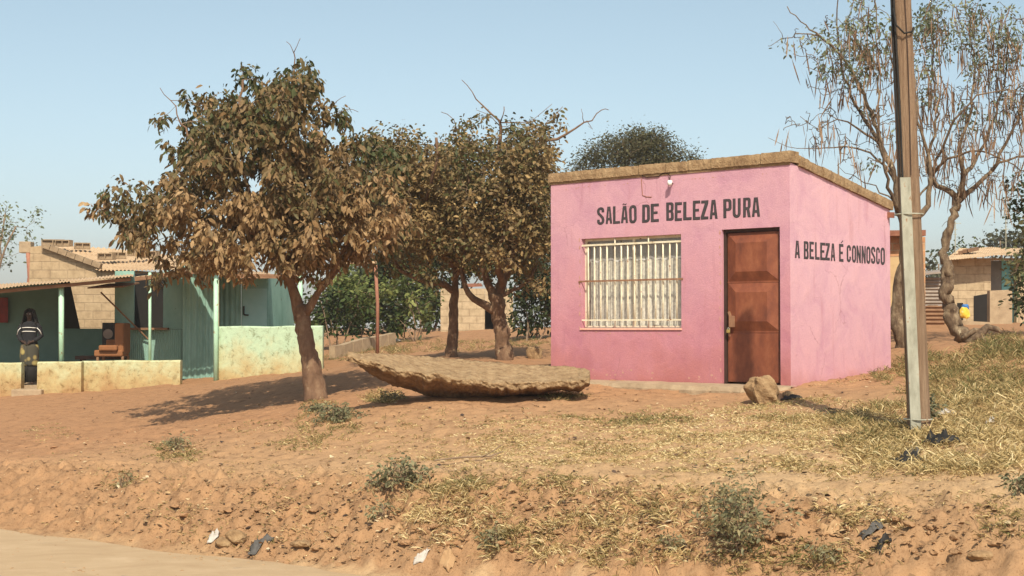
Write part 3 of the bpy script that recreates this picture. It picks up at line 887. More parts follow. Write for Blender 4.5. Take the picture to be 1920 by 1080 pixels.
drape("net_curtain", M['net'], wt0 - .05, wt1 + .05, wz0 - .05, lambda u: wz1 + .05, 0.185, 0.005, 22, 12)
drape("curtain", M['curtain'], wt0 + .05, wt1 - .05, wz0 + .015, scal, 0.150, 0.010, 13, 4, fray=0.05)
drape("curtain_heading", M['white'], wt0 + .06, wt1 - .05, zc(492), lambda u: scal(u) + .018, 0.139, 0.003, 9, 5, nv=3) if False else None
mb = MB(); pts = [fp(wt0 + .06 + (wt1 - wt0 - .11) * u, scal(u) + .004 + 0.01 * sin(u * 60), 0.142) for u in np.linspace(0, 1, 90)]
o_ = len(mb.v)
mb.add([p for q in pts for p in (q, q + zv * .028)], [[2 * i, 2 * i + 2, 2 * i + 3, 2 * i + 1] for i in range(89) if (i % 21) != 13])
mb.build("curtain_tape", M['white'], win_o, solid=0.002)
# bars
bx = [1101, 1112.5, 1124, 1136, 1151, 1163, 1175, 1187.5, 1200, 1214, 1227, 1241, 1254, 1267]
zb_top = zc(456.5); zb_mid = zc(525.5); zb_low = zc(600)
mb = MB()
for i, x in enumerate(bx):
    t = front_tz(x, 525)[0]
    lng = i in (4, 9)
    za = wz0 + .002 if lng else zb_low; zz = wz1 - .002 if lng else zb_top
    w = .004 * (rng.random(4) - .5)
    mb = MB(); mb.tube([fp(t + w[0], za, .028), fp(t + w[1], (za + zb_mid) / 2, .028 + w[2]), fp(t, zb_mid, .028), fp(t + w[3], (zb_mid + zz) / 2, .028), fp(t, zz, .028)], 0.0095 if lng else 0.0115, 8)
    mb.build("window_bar", M['creambar'], win_o, smooth=True)
mb = MB(); mb.bar(fp(wt0 + .001, zb_top, .012), fp(wt1 - .001, zb_top, .012), .026, .008, up=VD); mb.build("bar_rail", M['creambar'], win_o)
mb = MB(); mb.bar(fp(wt0 + .001, zb_low, .012), fp(wt1 - .001, zb_low, .012), .022, .008, up=VD)
mb.build("bar_rail", M['creambar'], win_o)
mb = MB(); mb.bar(fp(wt0 - .03, zb_mid, -.004), fp(wt1 + .045, zb_mid, -.004), .024, .01, up=VD)
mb.bar(fp(wt1 + .04, zb_mid, -.004), fp(wt1 + .02, zb_mid - .07, .01), .02, .01, up=VD)
mb.build("bar_rail", M['brownbar'], win_o)
mb = MB(); mb.hexa([fp(wt0 - .012, wz0 - .022, -.018), fp(wt0 - .012, wz0 - .022, -.001), fp(wt1 + .02, wz0 - .022, -.001), fp(wt1 + .02, wz0 - .022, -.018)], [fp(wt0 - .012, wz0 + .003, -.012), fp(wt0 - .012, wz0 + .003, -.001), fp(wt1 + .02, wz0 + .003, -.001), fp(wt1 + .02, wz0 + .003, -.012)])
mb.build("window_sill", rough_mat("peach_sill", [(0.6, 0.3, 0.22), (0.68, 0.4, 0.3)], 12, 0.8, 0.3), win_o)

# door: frame, leaf with three pyramid panels, hasp, padlock
mb = MB(); fw = .035
mb.bar(fp(dt0 + fw / 2, dz0, .07), fp(dt0 + fw / 2, dz1, .07), .05, fw, up=UD); mb.bar(fp(dt1 - fw / 2, dz0, .07), fp(dt1 - fw / 2, dz1, .07), .05, fw, up=UD)
mb.bar(fp(dt0 + fw, dz1 - fw / 2, .07), fp(dt1 - fw, dz1 - fw / 2, .07), fw, .05, up=VD)
door_frame = mb.build("door_frame", M['rustdark'], salon)
mb = MB(); e = .012
L0, L1 = dt0 + fw + e, dt1 - fw - e; ZD0, ZD1 = dz0 + .03, dz1 - fw - .012
zs = [ZD0, front_tz(1410, 622)[1], front_tz(1410, 528)[1], ZD1]
dd = .07
def fpd(a, b, c): return fp(a, b, c)
for i in range(3):
    a0, a1 = zs[i] + .004, zs[i + 1] - .004
    if i == 0:
        rings = [(L0, L1, a0, a1, dd), (L0 + .03, L1 - .03, a0 + .03, a1 - .03, dd - .004), (L0 + .06, L1 - .06, a0 + .06, a1 - .06, dd - .004)]
    else:
        rings = [(L0, L1, a0, a1, dd), (L0 + .012, L1 - .012, a0 + .012, a1 - .012, dd - .004), (L0 + .15, L1 - .15, a0 + .13, a1 - .13, dd - .055)]
    vs = []
    for (t0, t1, z0_, z1_, dp) in rings: vs += [fp(t0, z0_, dp), fp(t1, z0_, dp), fp(t1, z1_, dp), fp(t0, z1_, dp)]
    fs = []
    for k in range(2):
        for j in range(4): fs.append([k * 4 + j, k * 4 + (j + 1) % 4, k * 4 + 4 + (j + 1) % 4, k * 4 + 4 + j])
    fs.append([8, 9, 10, 11]); mb.add(vs, fs)
    # return edges
    mb.add([fp(L0, a0, dd), fp(L1, a0, dd), fp(L1, a0, dd + .03), fp(L0, a0, dd + .03)], [[0, 1, 2, 3]])
    mb.add([fp(L0, a1, dd), fp(L1, a1, dd), fp(L1, a1, dd + .03), fp(L0, a1, dd + .03)], [[0, 1, 2, 3]])
    if i: mb.bar(fp(L0 + .001, a0 - .006, dd - .002), fp(L1 - .001, a0 - .006, dd - .002), .02, .012, up=VD)
mb.hexa([fp(L0, ZD0, dd + .012), fp(L0, ZD0, dd + .035), fp(L1, ZD0, dd + .035), fp(L1, ZD0, dd + .012)], [fp(L0, ZD1, dd + .012), fp(L0, ZD1, dd + .035), fp(L1, ZD1, dd + .035), fp(L1, ZD1, dd + .012)])
door = mb.build("door", M['rust'], salon)
# threshold shadow gap is filled by a dark sill plate
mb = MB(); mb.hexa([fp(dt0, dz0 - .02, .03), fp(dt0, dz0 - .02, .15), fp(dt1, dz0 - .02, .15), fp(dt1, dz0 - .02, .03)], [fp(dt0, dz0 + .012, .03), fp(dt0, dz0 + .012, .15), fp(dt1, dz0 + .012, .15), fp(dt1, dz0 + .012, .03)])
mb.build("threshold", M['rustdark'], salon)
t_, z_ = front_tz(1371, 603)
mb = MB(); mb.cbox(fp(t_, z_, dd - .05), (.085, .03, .15), rz=atan2(UD.y, UD.x), ch=.006)
mb.bar(fp(t_ + .035, z_ + .07, dd - .03), fp(t_ + .06, z_ + .13, dd - .03), .03, .02, up=VD)
mb.tube([fp(t_ + .03, z_ - .07, dd - .04), fp(t_ + .05, z_ - .14, dd - .05), fp(t_ + .045, z_ - .19, dd - .03)], .012, 6)
mb.build("hasp", M['brownbar'], door)
t_, z_ = front_tz(1366, 621)
mb = MB(); mb.cbox(fp(t_, z_, dd - .075), (.05, .022, .045), rz=atan2(UD.y, UD.x), ch=.006)
pl = mb.build("padlock", M['brass'], door)
mb = MB(); mb.tube([fp(t_ + .014 * cos(a), z_ + .02 + .026 * sin(a), dd - .075) for a in np.linspace(0, pi, 9)], .005, 6); mb.build("shackle", M['galv'], pl, smooth=True)
mb = MB()
for zz in (0.25, 0.75): mb.tube([fp(L0 - .008, ZD0 + (ZD1 - ZD0) * zz - .05, dd - .006), fp(L0 - .008, ZD0 + (ZD1 - ZD0) * zz + .05, dd - .006)], .012, 8)
mb.build("hinge", M['rustdark'], door)

# chipped plaster edges beside the window and the door
mb = MB(); rgc = np.random.default_rng(66)
def chip(t, z, r, asp=2.0):
    k = 9; a0 = rgc.random() * 6
    pts = [fp(t + r * (.6 + .6 * rgc.random()) * cos(a0 + 2 * pi * i / k), z + r * asp * (.6 + .6 * rgc.random()) * sin(a0 + 2 * pi * i / k), -.0016 - .0008 * rgc.random()) for i in range(k)]
    mb.add(pts, [list(range(k))])
used_ = []
def try_chip(t, z, r, asp):
    for (a, b, c, d2) in used_:
        if abs(a - t) < (c + r) * 1.25 and abs(b - z) < (d2 + r * asp) * 1.25: return
    used_.append((t, z, r, r * asp)); chip(t, z, r, asp)
for i in range(60): try_chip(dt1 + .02 + .012 * rgc.random(), dz0 + .1 + (dz1 - dz0 - .1) * rgc.random() ** .7, .006 + .009 * rgc.random(), 1.5 + 2 * rgc.random())
for i in range(26): try_chip(wt1 + .022 + .014 * rgc.random(), wz0 + (wz1 - wz0) * rgc.random(), .007 + .010 * rgc.random(), 1.5 + 2 * rgc.random())
for i in range(22): try_chip(wt0 + (wt1 - wt0) * rgc.random(), wz0 - .045 - .05 * rgc.random(), .006 + .012 * rgc.random(), .6)
for i in range(26): try_chip(.3 + (LW - .5) * rgc.random(), ZT - .10 + (ZT2 - ZT) * .5 - .02 * rgc.random(), .006 + .010 * rgc.random(), .6)
for i in range(30): try_chip(dt1 + .1 + (LW - dt1 - .15) * rgc.random(), dz0 + .05 + .12 * rgc.random(), .008 + .014 * rgc.random(), .7)
mb.build("chipped_plaster", rough_mat("bare_plaster", [(0.42, 0.20, 0.15), (0.56, 0.32, 0.26)], 20, .9, .4, 60, .005), salon)
# bare lamp holder with its wire
t_, z_ = front_tz(1262, 344)
mb = MB(); mb.tube([fp(t_, z_ - .03, -.085), fp(t_, z_ + .03, -.075)], [.03, .034], 12)
lampo = mb.build("lamp_holder", M['white'], salon, smooth=True)
mb = MB(); wp = [(1205, 326), (1206, 331), (1216, 333), (1236, 331), (1242, 326), (1254, 325.5), (1259, 331), (1260.5, 340)]
mb.tube([fp(*front_tz(*q), -.013 if i < 6 else (-.03 if i == 6 else -.07)) for i, q in enumerate(wp)], .007, 6)
mb.tube([fp(t_, z_ - .01, -.08), fp(t_ + .004, z_ + .0, 0)], .008, 6)
mb.build("lamp_wire", M['rustdark'], lampo)
mb = MB(); wp = [(1203, 334), (1204, 352), (1205, 366), (1212, 369), (1222, 369.5)]
mb.tube([fp(*front_tz(*q), -.004) for q in wp], .0055, 5)
mb.build("bare_conduit", M['redpost'], salon)

# ---- lettering
T_ = .155
def arc(cx, cy, rx, ry, a0, a1, n=6):
    return [(cx + rx * cos(radians(a0 + (a1 - a0) * i / n)), cy + ry * sin(radians(a0 + (a1 - a0) * i / n))) for i in range(n + 1)]
def rrect(x0, y0, x1, y1, r):
    rx = min(r, (x1 - x0) / 2 - 1e-3); ry = min(r * 1.25, (y1 - y0) / 2 - 1e-3)
    return arc(x1 - rx, y0 + ry, rx, ry, -90, 0) + arc(x1 - rx, y1 - ry, rx, ry, 0, 90) + arc(x0 + rx, y1 - ry, rx, ry, 90, 180) + arc(x0 + rx, y0 + ry, rx, ry, 180, 270)
def ribbon(pts, th):
    Lf, Rt = [], []
    k = len(pts)
    for i, (x, y) in enumerate(pts):
        a = Vector(pts[max(i - 1, 0)]); b = Vector(pts[i]); c = Vector(pts[min(i + 1, k - 1)])
        d1 = (b - a).normalized() if i > 0 else (c - b).normalized(); d2 = (c - b).normalized() if i < k - 1 else d1
        n1 = Vector((-d1.y, d1.x)); n2 = Vector((-d2.y, d2.x)); m_ = (n1 + n2).normalized(); s_ = th / 2 / max(.5, m_.dot(n1))
        Lf.append((x + m_.x * s_, y + m_.y * s_)); Rt.append((x - m_.x * s_, y - m_.y * s_))
    return Lf + Rt[::-1]
W_ = .42; h_ = T_ / 2
def glyph(ch):
    if ch == 'O': return [rrect(0, 0, W_, 1, .19), rrect(T_ * .93, T_, W_ - T_ * .93, 1 - T_, .07)]
    if ch == 'D': return [[(0, 0)] + arc(W_ - .17, .2, .17, .2, -90, 0) + arc(W_ - .17, .8, .17, .2, 0, 90) + [(0, 1)], [(T_, T_)] + arc(W_ - T_ - .05, T_ + .07, .05, .07, -90, 0, 3) + arc(W_ - T_ - .05, 1 - T_ - .07, .05, .07, 0, 90, 3) + [(T_, 1 - T_)]]
    if ch == 'E': return [[(0, 0), (W_, 0), (W_, T_), (T_, T_), (T_, .43), (W_ * .86, .43), (W_ * .86, .57), (T_, .57), (T_, 1 - T_), (W_, 1 - T_), (W_, 1), (0, 1)]]
    if ch == 'L': return [[(0, 0), (W_, 0), (W_, T_), (T_, T_), (T_, 1), (0, 1)]]
    if ch == 'Z': return [[(0, 0), (W_, 0), (W_, T_), (.19, T_), (W_, 1 - T_), (W_, 1), (0.02, 1), (0.02, 1 - T_), (W_ - .2, 1 - T_), (0, T_)]]
    if ch == 'A': return [[(0, 0), (.135, 0), (.155, .2), (.265, .2), (.285, 0), (.42, 0), (.31, 1), (.11, 1)], [(.172, .35), (.248, .35), (.22, .76), (.2, .76)]]
    if ch == 'N': return [[(0, 0), (.13, 0), (.13, .52), (.29, 0), (.42, 0), (.42, 1), (.29, 1), (.29, .48), (.13, 1), (0, 1)]]
    if ch == 'P': return [[(0, 0), (T_, 0), (T_, .37)] + arc(W_ - .15, .52, .15, .15, -90, 0) + arc(W_ - .15, .85, .15, .15, 0, 90) + [(0, 1)], [(T_, .51)] + arc(W_ - T_ - .03, .56, .03, .05, -90, 0, 3) + arc(W_ - T_ - .03, .81, .03, .05, 0, 90, 3) + [(T_, .86)]]
    if ch == 'R': return [[(0, 0), (T_, 0), (T_, .38), (.19, .38), (.265, 0), (.43, 0), (.345, .42)] + arc(W_ - .12, .56, .12, .1, -20, 0, 2) + arc(W_ - .15, .85, .15, .15, 0, 90) + [(0, 1)], [(T_, .52)] + arc(W_ - T_ - .03, .57, .03, .05, -90, 0, 3) + arc(W_ - T_ - .03, .81, .03, .05, 0, 90, 3) + [(T_, .86)]]
    if ch == 'B': return [[(0, 0)] + arc(W_ - .14, .15, .14, .15, -90, 0) + [(W_, .38), (W_ - .05, .51), (W_ - .01, .62)] + arc(W_ - .15, .86, .14, .14, 0, 90) + [(0, 1)], [(T_, .14), (W_ - T_ - .02, .14), (W_ - T_, .18), (W_ - T_, .4), (W_ - T_ - .02, .44), (T_, .44)], [(T_, .58), (W_ - T_ - .03, .58), (W_ - T_ - .01, .62), (W_ - T_ - .01, .82), (W_ - T_ - .03, .86), (T_, .86)]]
    if ch == 'U': return [ribbon([(h_, 1), (h_, .26)] + arc(W_ / 2, .24, W_ / 2 - h_, .24 - h_, 180, 360, 8) + [(W_ - h_, .26), (W_ - h_, 1)], T_ * .96)]
    if ch == 'C': return [ribbon([(W_ - h_, .68), (W_ - h_, .78)] + arc(W_ / 2, .8, W_ / 2 - h_, .2 - h_, 0, 180, 8) + arc(W_ / 2, .2, W_ / 2 - h_, .2 - h_, 180, 360, 8) + [(W_ - h_, .22), (W_ - h_, .33)], T_ * .96)]
    if ch == 'S': return [ribbon([(W_ - h_, .70), (W_ - h_, .79)] + arc(W_ / 2, .81, W_ / 2 - h_, .19 - h_, 0, 180, 7) + [(h_, .74), (h_ + .02, .64), (W_ / 2, .52), (W_ - h_ - .02, .38), (W_ - h_, .28)] + arc(W_ / 2, .19, W_ / 2 - h_, .19 - h_, 0, -180, 7) + [(h_, .21), (h_, .3)], T_ * .96)]
def inset(loop, d):
    A = sum(a[0] * b[1] - b[0] * a[1] for a, b in zip(loop, loop[1:] + loop[:1]))
    sg = 1 if A > 0 else -1
    out = []; k = len(loop)
    for i in range(k):
        a = Vector(loop[i - 1]); b = Vector(loop[i]); c = Vector(loop[(i + 1) % k])
        if (b - a).length < 1e-6 or (c - b).length < 1e-6: out.append(tuple(b)); continue
        d1 = (b - a).normalized(); d2 = (c - b).normalized()
        n1 = Vector((-d1.y, d1.x)) * sg; n2 = Vector((-d2.y, d2.x)) * sg; m_ = (n1 + n2)
        if m_.length < 1e-3: out.append(tuple(b)); continue
        m_.normalize(); s_ = d / max(.6, m_.dot(n1)); out.append((b.x + m_.x * s_, b.y + m_.y * s_))
    return out
def lettering(name, text, xs, base, top, mapf, sc, ox, oy):
    for nm, mat, dz, ins in ((name, M['letter'], -.0025, 0), (name + "_fill", M['letter_fill'], -.004, .034)):
        mb = MB()
        rj = np.random.default_rng(len(text))
        for (ch, x0, x1) in text:
            ja, jb, jc, jd = rj.normal(size=4) * (2.2, 2.2, 1.5, 1.5); x0 += jc; x1 += jd
            loops = []
            body = {'Ã': 'A', 'É': 'E'}.get(ch, ch)
            for i, lp in enumerate(glyph(body)): loops.append([lp, i > 0])
            L2 = [inset(lp, -ins if hole else ins) if ins else lp for lp, hole in loops]
            groups = [L2]
            if ins == 0:
                if ch == 'Ã': groups.append([ribbon([(.1, 1.06), (.15, 1.13), (.21, 1.10), (.27, 1.07), (.33, 1.14)], .05)])
                if ch == 'É': groups.append([ribbon([(.2, 1.06), (.38, 1.2)], .06)])
            for g in groups:
                loops_v = [[Vector((a, b, 0)) for a, b in lp] for lp in g]
                tr = tessellate_polygon(loops_v); flat = [p for lp in loops_v for p in lp]
                vs = []
                for p in flat:
                    u = p.x / W_; x = x0 + (x1 - x0) * u; yb = base(x) + ja + 1.2 * sin(x * .9 + p.y * 11); yt = top(x) + jb; x += 1.1 * sin(p.y * 9 + x0); y = yb + (yt - yb) * p.y
                    t, z = mapf(ox + x * sc, oy + y * sc)
                    vs.append((t, z))
                if mapf is front_tz: mb.add([fp(t, z, dz) for t, z in vs], [list(t) for t in tr])
                else: mb.add([spt(t, z, dz) for t, z in vs], [list(t) for t in tr])
        mb.build(nm, mat, salon)
lin = lambda x0, y0, x1, y1: (lambda x: y0 + (y1 - y0) * (x - x0) / (x1 - x0))
T1 = [('S', 112, 190), ('A', 203, 272), ('L', 283, 353), ('Ã', 363, 440), ('O', 450, 530), ('D', 590, 672), ('E', 683, 762), ('B', 845, 922), ('E', 935, 1010), ('L', 1025, 1112), ('E', 1125, 1202), ('Z', 1212, 1292), ('A', 1303, 1385), ('P', 1448, 1535), ('U', 1548, 1632), ('R', 1658, 1737), ('A', 1750, 1838)]
lettering("front_lettering", T1, None, lin(110, 574, 1835, 486), lin(150, 386, 1790, 283), front_tz, 340 / 1920, 1100, 320)
T2 = [('A', 95, 187), ('B', 258, 345), ('E', 360, 442), ('L', 460, 542), ('E', 556, 640), ('Z', 645, 727), ('A', 742, 825), ('É', 892, 972), ('C', 1033, 1107), ('O', 1123, 1197), ('N', 1208, 1285), ('N', 1298, 1370), ('O', 1385, 1457), ('S', 1470, 1545), ('C', 1558, 1627), ('O', 1640, 1714)]
lettering("side_lettering", T2, None, lin(100, 612, 1712, 735), lin(130, 298, 1690, 425), side_tz, 200 / 1920, 1480, 420)

# concrete apron before the salon
mb = MB(); rng = np.random.default_rng(8)
ap = [(-.02, 1.21)]; N_ = 60; vs = []; fs = []
for i in range(N_ + 1):
    t = -0.1 + (LW + .0) * i / N_
    w = 0.62 + .05 * fbm(np.array([t * 2.1]), np.array([.4]), 3, 3)[0] + (0.12 if t < 1.2 else 0)
    w = w * min(1, .25 + i / 8)
    zt_ = 1.262 + .012 * fbm(np.array([t * 3]), np.array([2.4]), 7, 3)[0]
    vs += [fp(t, zt_ + .01, -.004), fp(t, zt_, -w), fp(t, zt_ - .055, -w - .015 - .03 * rng.random()), fp(t, zt_ - .3, -w - .02)]
for i in range(N_):
    for k in range(3):
        a = i * 4 + k; fs.append([a, a + 1, a + 5, a + 4])
mb.add(vs, fs); mb.build("front_step", M['cement'], salon)

# ================================================================== BROKEN SLAB AND BOULDERS
def slab_obj():
    rg = np.random.default_rng(3)
    xs = [652, 690, 740, 800, 860, 930, 1000, 1050, 1088, 1106]
    far = [660, 661, 666, 669, 673, 678, 684, 688, 691, 693]
    near = [666, 676, 690, 702, 711, 718, 722, 716, 716, 710]
    bot = [670, 697, 722, 741, 749, 747, 742, 734, 734, 722]
    NU, NV, NB = 300, 50, 26
    us = np.linspace(652, 1106, NU)
    fa = np.interp(us, xs, far); ne = np.interp(us, xs, near); bo = np.interp(us, xs, bot)
    nn = fbm(us * .06, us * 0, 4, 4); ne = ne + nn * 5; bo = bo + nn[::-1] * 3; fa = fa + fbm(us * .04, us * 0 + 5, 6, 3) * 1.5
    Yn = 17.15 + 0.25 * (us - 652) / 454; rimh = (.05 + .05 * np.abs(fbm(us * .05, us * 0 + 9, 14, 3))); under = np.interp(us, [652, 700, 760, 950, 1060, 1106], [.0, .35, .62, .55, .45, .25]); wd = np.interp(us, [652, 700, 800, 1000, 1085, 1106], [.05, .7, 1.3, 1.3, .95, .5])
    V = []
    for i, x in enumerate(us):
        pn = np.array(P(x, ne[i], Yn[i])); pf = np.array(P(x, fa[i], Yn[i] + wd[i])); pb = np.array(P(x, bo[i], Yn[i] + under[i])); pbf = pf + np.array([0, -.1, -.10]); pbb = pb + np.array([0, wd[i] * .3, .0])
        ring = []
        for j in range(NV):
            t = j / NV; ring.append(pf * (1 - t) + pn * t)
        for j in range(NB):
            t = j / NB; pe = pn + np.array([0, .02, -rimh[i]])
            if t < .25: ring.append(pn + (pe - pn) * t / .25)
            else: ring.append(pe + (pb - pe) * (t - .25) / .75)
        for j in range(8):
            t = j / 8; ring.append(pb * (1 - t) + pbb * t)
        for j in range(8):
            t = j / 8; ring.append(pbb * (1 - t) + pbf * t)
        for j in range(4):
            t = j / 4; ring.append(pbf * (1 - t) + pf * t)
        V.append(ring)
    V = np.array(V); R = V.shape[1]
    x, y, z = V[..., 0], V[..., 1], V[..., 2]
    n1 = fbm(x * 3.1 + z * 2, y * 3 + z * 2.5, 11, 4); n2 = fbm(x * 11 + z * 7, y * 9 - z * 8, 15, 4); n3 = fbm(x * 24 + z * 21, y * 20 - z * 23, 18, 3)
    rim = np.exp(-((np.arange(R) - NV) / 5.0) ** 2)[None]
    n4 = fbm(x * 45 + z * 40, y * 40 - z * 41, 28, 2)
    V[..., 2] += (n1 * .024 + n2 * .008 + n3 * .008 + n4 * .008 - .03 * np.maximum(0, fbm(x * 17, y * 17, 71, 2) - .35)) * (1 + .5 * rim)
    V[..., 1] += (n1 * .02 + n2 * .014 + n3 * .014 * (1 + .5 * rim) + n4 * .008)
    # closed ends
    Vf = V.reshape(-1, 3); i0 = []
    for i in range(NU - 1):
        a = i * R + np.arange(R); b = i * R + (np.arange(R) + 1) % R
        i0.append(np.stack([a, a + R, b + R, b], 1))
    c0 = V[0].mean(0); c1 = V[-1].mean(0); Vf = np.concatenate([Vf, [c0, c1]]); k = len(Vf) - 2
    a = np.arange(R); b = (a + 1) % R
    tri = np.concatenate([np.stack([a, b, a * 0 + k], 1), np.stack([b + (NU - 1) * R, a + (NU - 1) * R, a * 0 + k + 1], 1)])
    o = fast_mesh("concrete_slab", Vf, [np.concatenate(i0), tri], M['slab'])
    o.data.materials.append(M['slab_shade']); mi = np.zeros(len(o.data.polygons), dtype=np.int32); jj = np.tile(np.arange(R), NU - 1)
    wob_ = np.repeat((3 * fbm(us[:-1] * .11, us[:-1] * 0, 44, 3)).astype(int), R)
    mi[:len(jj)] = ((jj > NV + NB * .3 + wob_) & (jj < NV + NB + 14)).astype(np.int32); o.data.polygons.foreach_set('material_index', mi)  # painted shade goes on the faces under the rim
    tag(o, "long broken slab of rough concrete tilted on the bare soil left of the pink shop", "rubble")
    own_origin(o, P(870, 745, 17.4))
slab_obj()

def stone_obj(name, px, py, size, label, cat, seed, sub=3, rough=.3, rz=0, mat='stone', dz=.3, Y=None):
    rg = np.random.default_rng(seed); p = G(px, py) if Y is None else Vector((PX(px, Y), Y, gz(PX(px, Y), Y)))
    mb = MB(); lump(mb, p + Vector((0, 0, size[2] * dz)), size, rg, sub, rough, rz, flat=.5)
    o = mb.build(name, M[mat], smooth=False); tag(o, label, cat); own_origin(o, p); return o
stone_obj("boulder", 1433, 752, (.43, .36, .43), "pale boulder lying at the foot of the rust brown door", "rock", 12, 4, .5, .4, dz=.27)
stone_obj("stone", 1478, 742, (.16, .14, .10), "small stone in the shade right behind the big boulder", "rock", 14)
stone_obj("stone", 1003, 674, (.28, .2, .32), "dark upright stone beside the right trunk of the dry trees", "rock", 15, Y=25.1)
stone_obj("stone", 420, 1026, (.17, .12, .10), "rounded brown stone at the road edge between white paper and dark cloth", "rock", 16)
stone_obj("stone", 442, 1024, (.2, .13, .13), "tan stone touching the dark cloth at the road edge", "rock", 17)
stone_obj("stone", 565, 1036, (.18, .12, .07), "flat reddish stone at the road edge right of the dark cloth", "rock", 18)
stone_obj("stone", 745, 985, (.1, .08, .07), "pale stone half way down the earth bank", "rock", 19)
stone_obj("stone", 1840, 1052, (.2, .1, .07), "long pale stone at the lower right corner of the bank", "rock", 20)

# ================================================================== UTILITY POLE
pb = Vector((PX(1724, 13.5), 13.5, 0)); pb.z = gz(pb.x, pb.y)
pole = thing("utility_pole", pb, "weathered wooden utility pole with pale metal cable guard right of the pink shop", "utility pole")
def pole_at(z):
    # lean read from the axis at two heights
    a = P(1724, 812, 13.5); b = P(1689, 0, 13.5)
    t = (z - a.z) / (b.z - a.z); return a + (b - a) * t
mb = MB(); rg = np.random.default_rng(2); zs_ = np.linspace(pb.z - .4, 7.6, 60)
n = 28; vs = []; fs = []
for i, z in enumerate(zs_):
    c = pole_at(z); r = .108 - .018 * (z - pb.z) / 6
    for j in range(n):
        a = 2 * pi * j / n
        rr = r * (1 + .05 * fbm(np.array([a * 2.5 + 3]), np.array([z * .12]), 5, 3)[0] - .10 * max(0, vnoise(np.array([a * 5.1]), np.array([z * .25]), 8)[0] - .72) * 3)
        vs.append(c + Vector((cos(a) * rr, sin(a) * rr, 0)))
for i in range(59):
    for j in range(n):
        a = i * n + j; b = i * n + (j + 1) % n; fs.append([a, b, b + n, a + n])
fs.append(list(range(59 * n, 60 * n)))
mb.add(vs, fs); mb.build("pole_shaft", M['polewood'], pole, smooth=True)
# cable guard: a folded channel on the left front of the pole
mb = MB(); gt = P(1699, 332, 13.36).z; gb0 = pb.z + .02
def ch_ring(z, off=0):
    c = pole_at(z) + Vector((-.062, -.118, 0)); w = .047; dpt = .055
    o_ = Vector((cos(.12), -sin(.12), 0)); q = Vector((sin(.12), cos(.12), 0))
    return [c - o_ * w + q * dpt, c - o_ * w, c + o_ * w, c + o_ * w + q * dpt, c + o_ * (w - .006) + q * dpt, c + o_ * (w - .006) + q * .006, c - o_ * (w - .006) + q * .006, c - o_ * (w - .006) + q * dpt]
zl = np.linspace(gb0, gt, 14); vs = []; fs = []
for z in zl: vs += ch_ring(z)
for i in range(13):
    for j in range(8):
        a = i * 8 + j; b = i * 8 + (j + 1) % 8; fs.append([a, b, b + 8, a + 8])
fs.append([13 * 8 + j for j in range(8)]); mb.add(vs, fs)
mb.build("cable_guard", M['galv'], pole)
for py in (401, 787, 560):
    if py == 560: continue
    z = P(1699, py, 13.4).z; mb = MB(); c = pole_at(z) + Vector((-.012, -.012, 0))
    ring = [c + Vector((cos(a) * .128, sin(a) * .13, 0)) for a in np.linspace(0, 2 * pi, 25)]
    mb.tube(ring, .007, 6, cap=False); mb.build("guard_strap", M['galv'], pole, smooth=True)
mb = MB()
for k, (ox, oy) in enumerate(((-.078, -.068), (-.092, -.04))):
    mb.tube([pole_at(z) + Vector((ox + .008 * sin(z * 2.1 + k), oy, 0)) for z in np.linspace(gt - .3, 7.5, 18)], .012, 6)
mb.build("cable_bundle", M['black'], pole, smooth=True)
mb = MB(); z0 = P(1690, 60, 13.4).z
mb.tube([pole_at(z0 + .22) + Vector((-.10, -.1, 0)), pole_at(z0 + .06) + Vector((-.09, -.13, 0)), pole_at(z0 - .02) + Vector((-.02, -.14, 0)), pole_at(z0 + .0) + Vector((.06, -.11, 0)), pole_at(z0 + .05) + Vector((.09, -.07, 0))], .009, 6)
mb.build("wire_loop", M['black'], pole, smooth=True)
mb = MB(); mb.tube([pole_at(z) + Vector((.0 + .012 * sin(z * 1.7), -.108, 0)) for z in np.linspace(gt + .02, 7.4, 24)], .0045, 5); mb.build("earth_wire", M['rustdark'], pole)

# ================================================================== TREES
rngt = np.random.default_rng(77)
def PT(*a): return [np.array(P(*q)) for q in a]
def tree_obj(name, T, base, label, leafparts, leafmat, barkmat, twigmat=None, group=None, cat="tree", extra=None):
    r = thing(name, base, label, cat, group)
    trunk = T.mb.build("trunk", barkmat, r, smooth=True)
    if T.tw.v: T.tw.build("branches", twigmat or barkmat, r, smooth=True)
    if leafparts: leaves_obj("crown", leafparts, leafmat, r)
    return r

# --- the broad-leaved dusty tree
T = Tree(101); T.pw = 2.2
Y1 = 21.3; b1 = P(595, 748, Y1); b1.z = gz(b1.x, b1.y)
T.limb(PT((596, 757, Y1), (592, 735, Y1), (585, 690, Y1), (575, 640, Y1), (566, 595, Y1), (561, 572, Y1)), .20, .108, 26, .006, .06, False, .03, lump=.22)
T.limb(PT((566, 600, Y1), (556, 560, Y1 - .02), (541, 520, Y1 - .1), (530, 480, Y1 - .2), (500, 420, Y1 - .5), (460, 340, Y1 - .7), (450, 240, Y1 - .6), (455, 150, Y1 - .5)), .112, .018, 12, .012, .12, True, .08, .3)
T.limb(PT((570, 590, Y1), (590, 558, Y1 - .05), (612, 525, Y1 - .15), (640, 480, Y1 - .4), (670, 410, Y1 - .6), (690, 330, Y1 - .3)), .08, .014, 12, .012, .12, True, .08, .35)
T.limb(PT((541, 520, Y1 - .1), (560, 460, Y1 + .3), (570, 380, Y1 + .5), (560, 280, Y1 + .4), (555, 180, Y1 + .2), (550, 125, Y1 + .1), (551, 98, Y1 + .1)), .1, .008, 9, .012, .12, True, 0, .2)
T.limb(PT((551, 100, Y1 + .1), (545, 85, Y1 + .1), (537, 78, Y1 + .1)), .007, .004, 5, .002, .1, False)
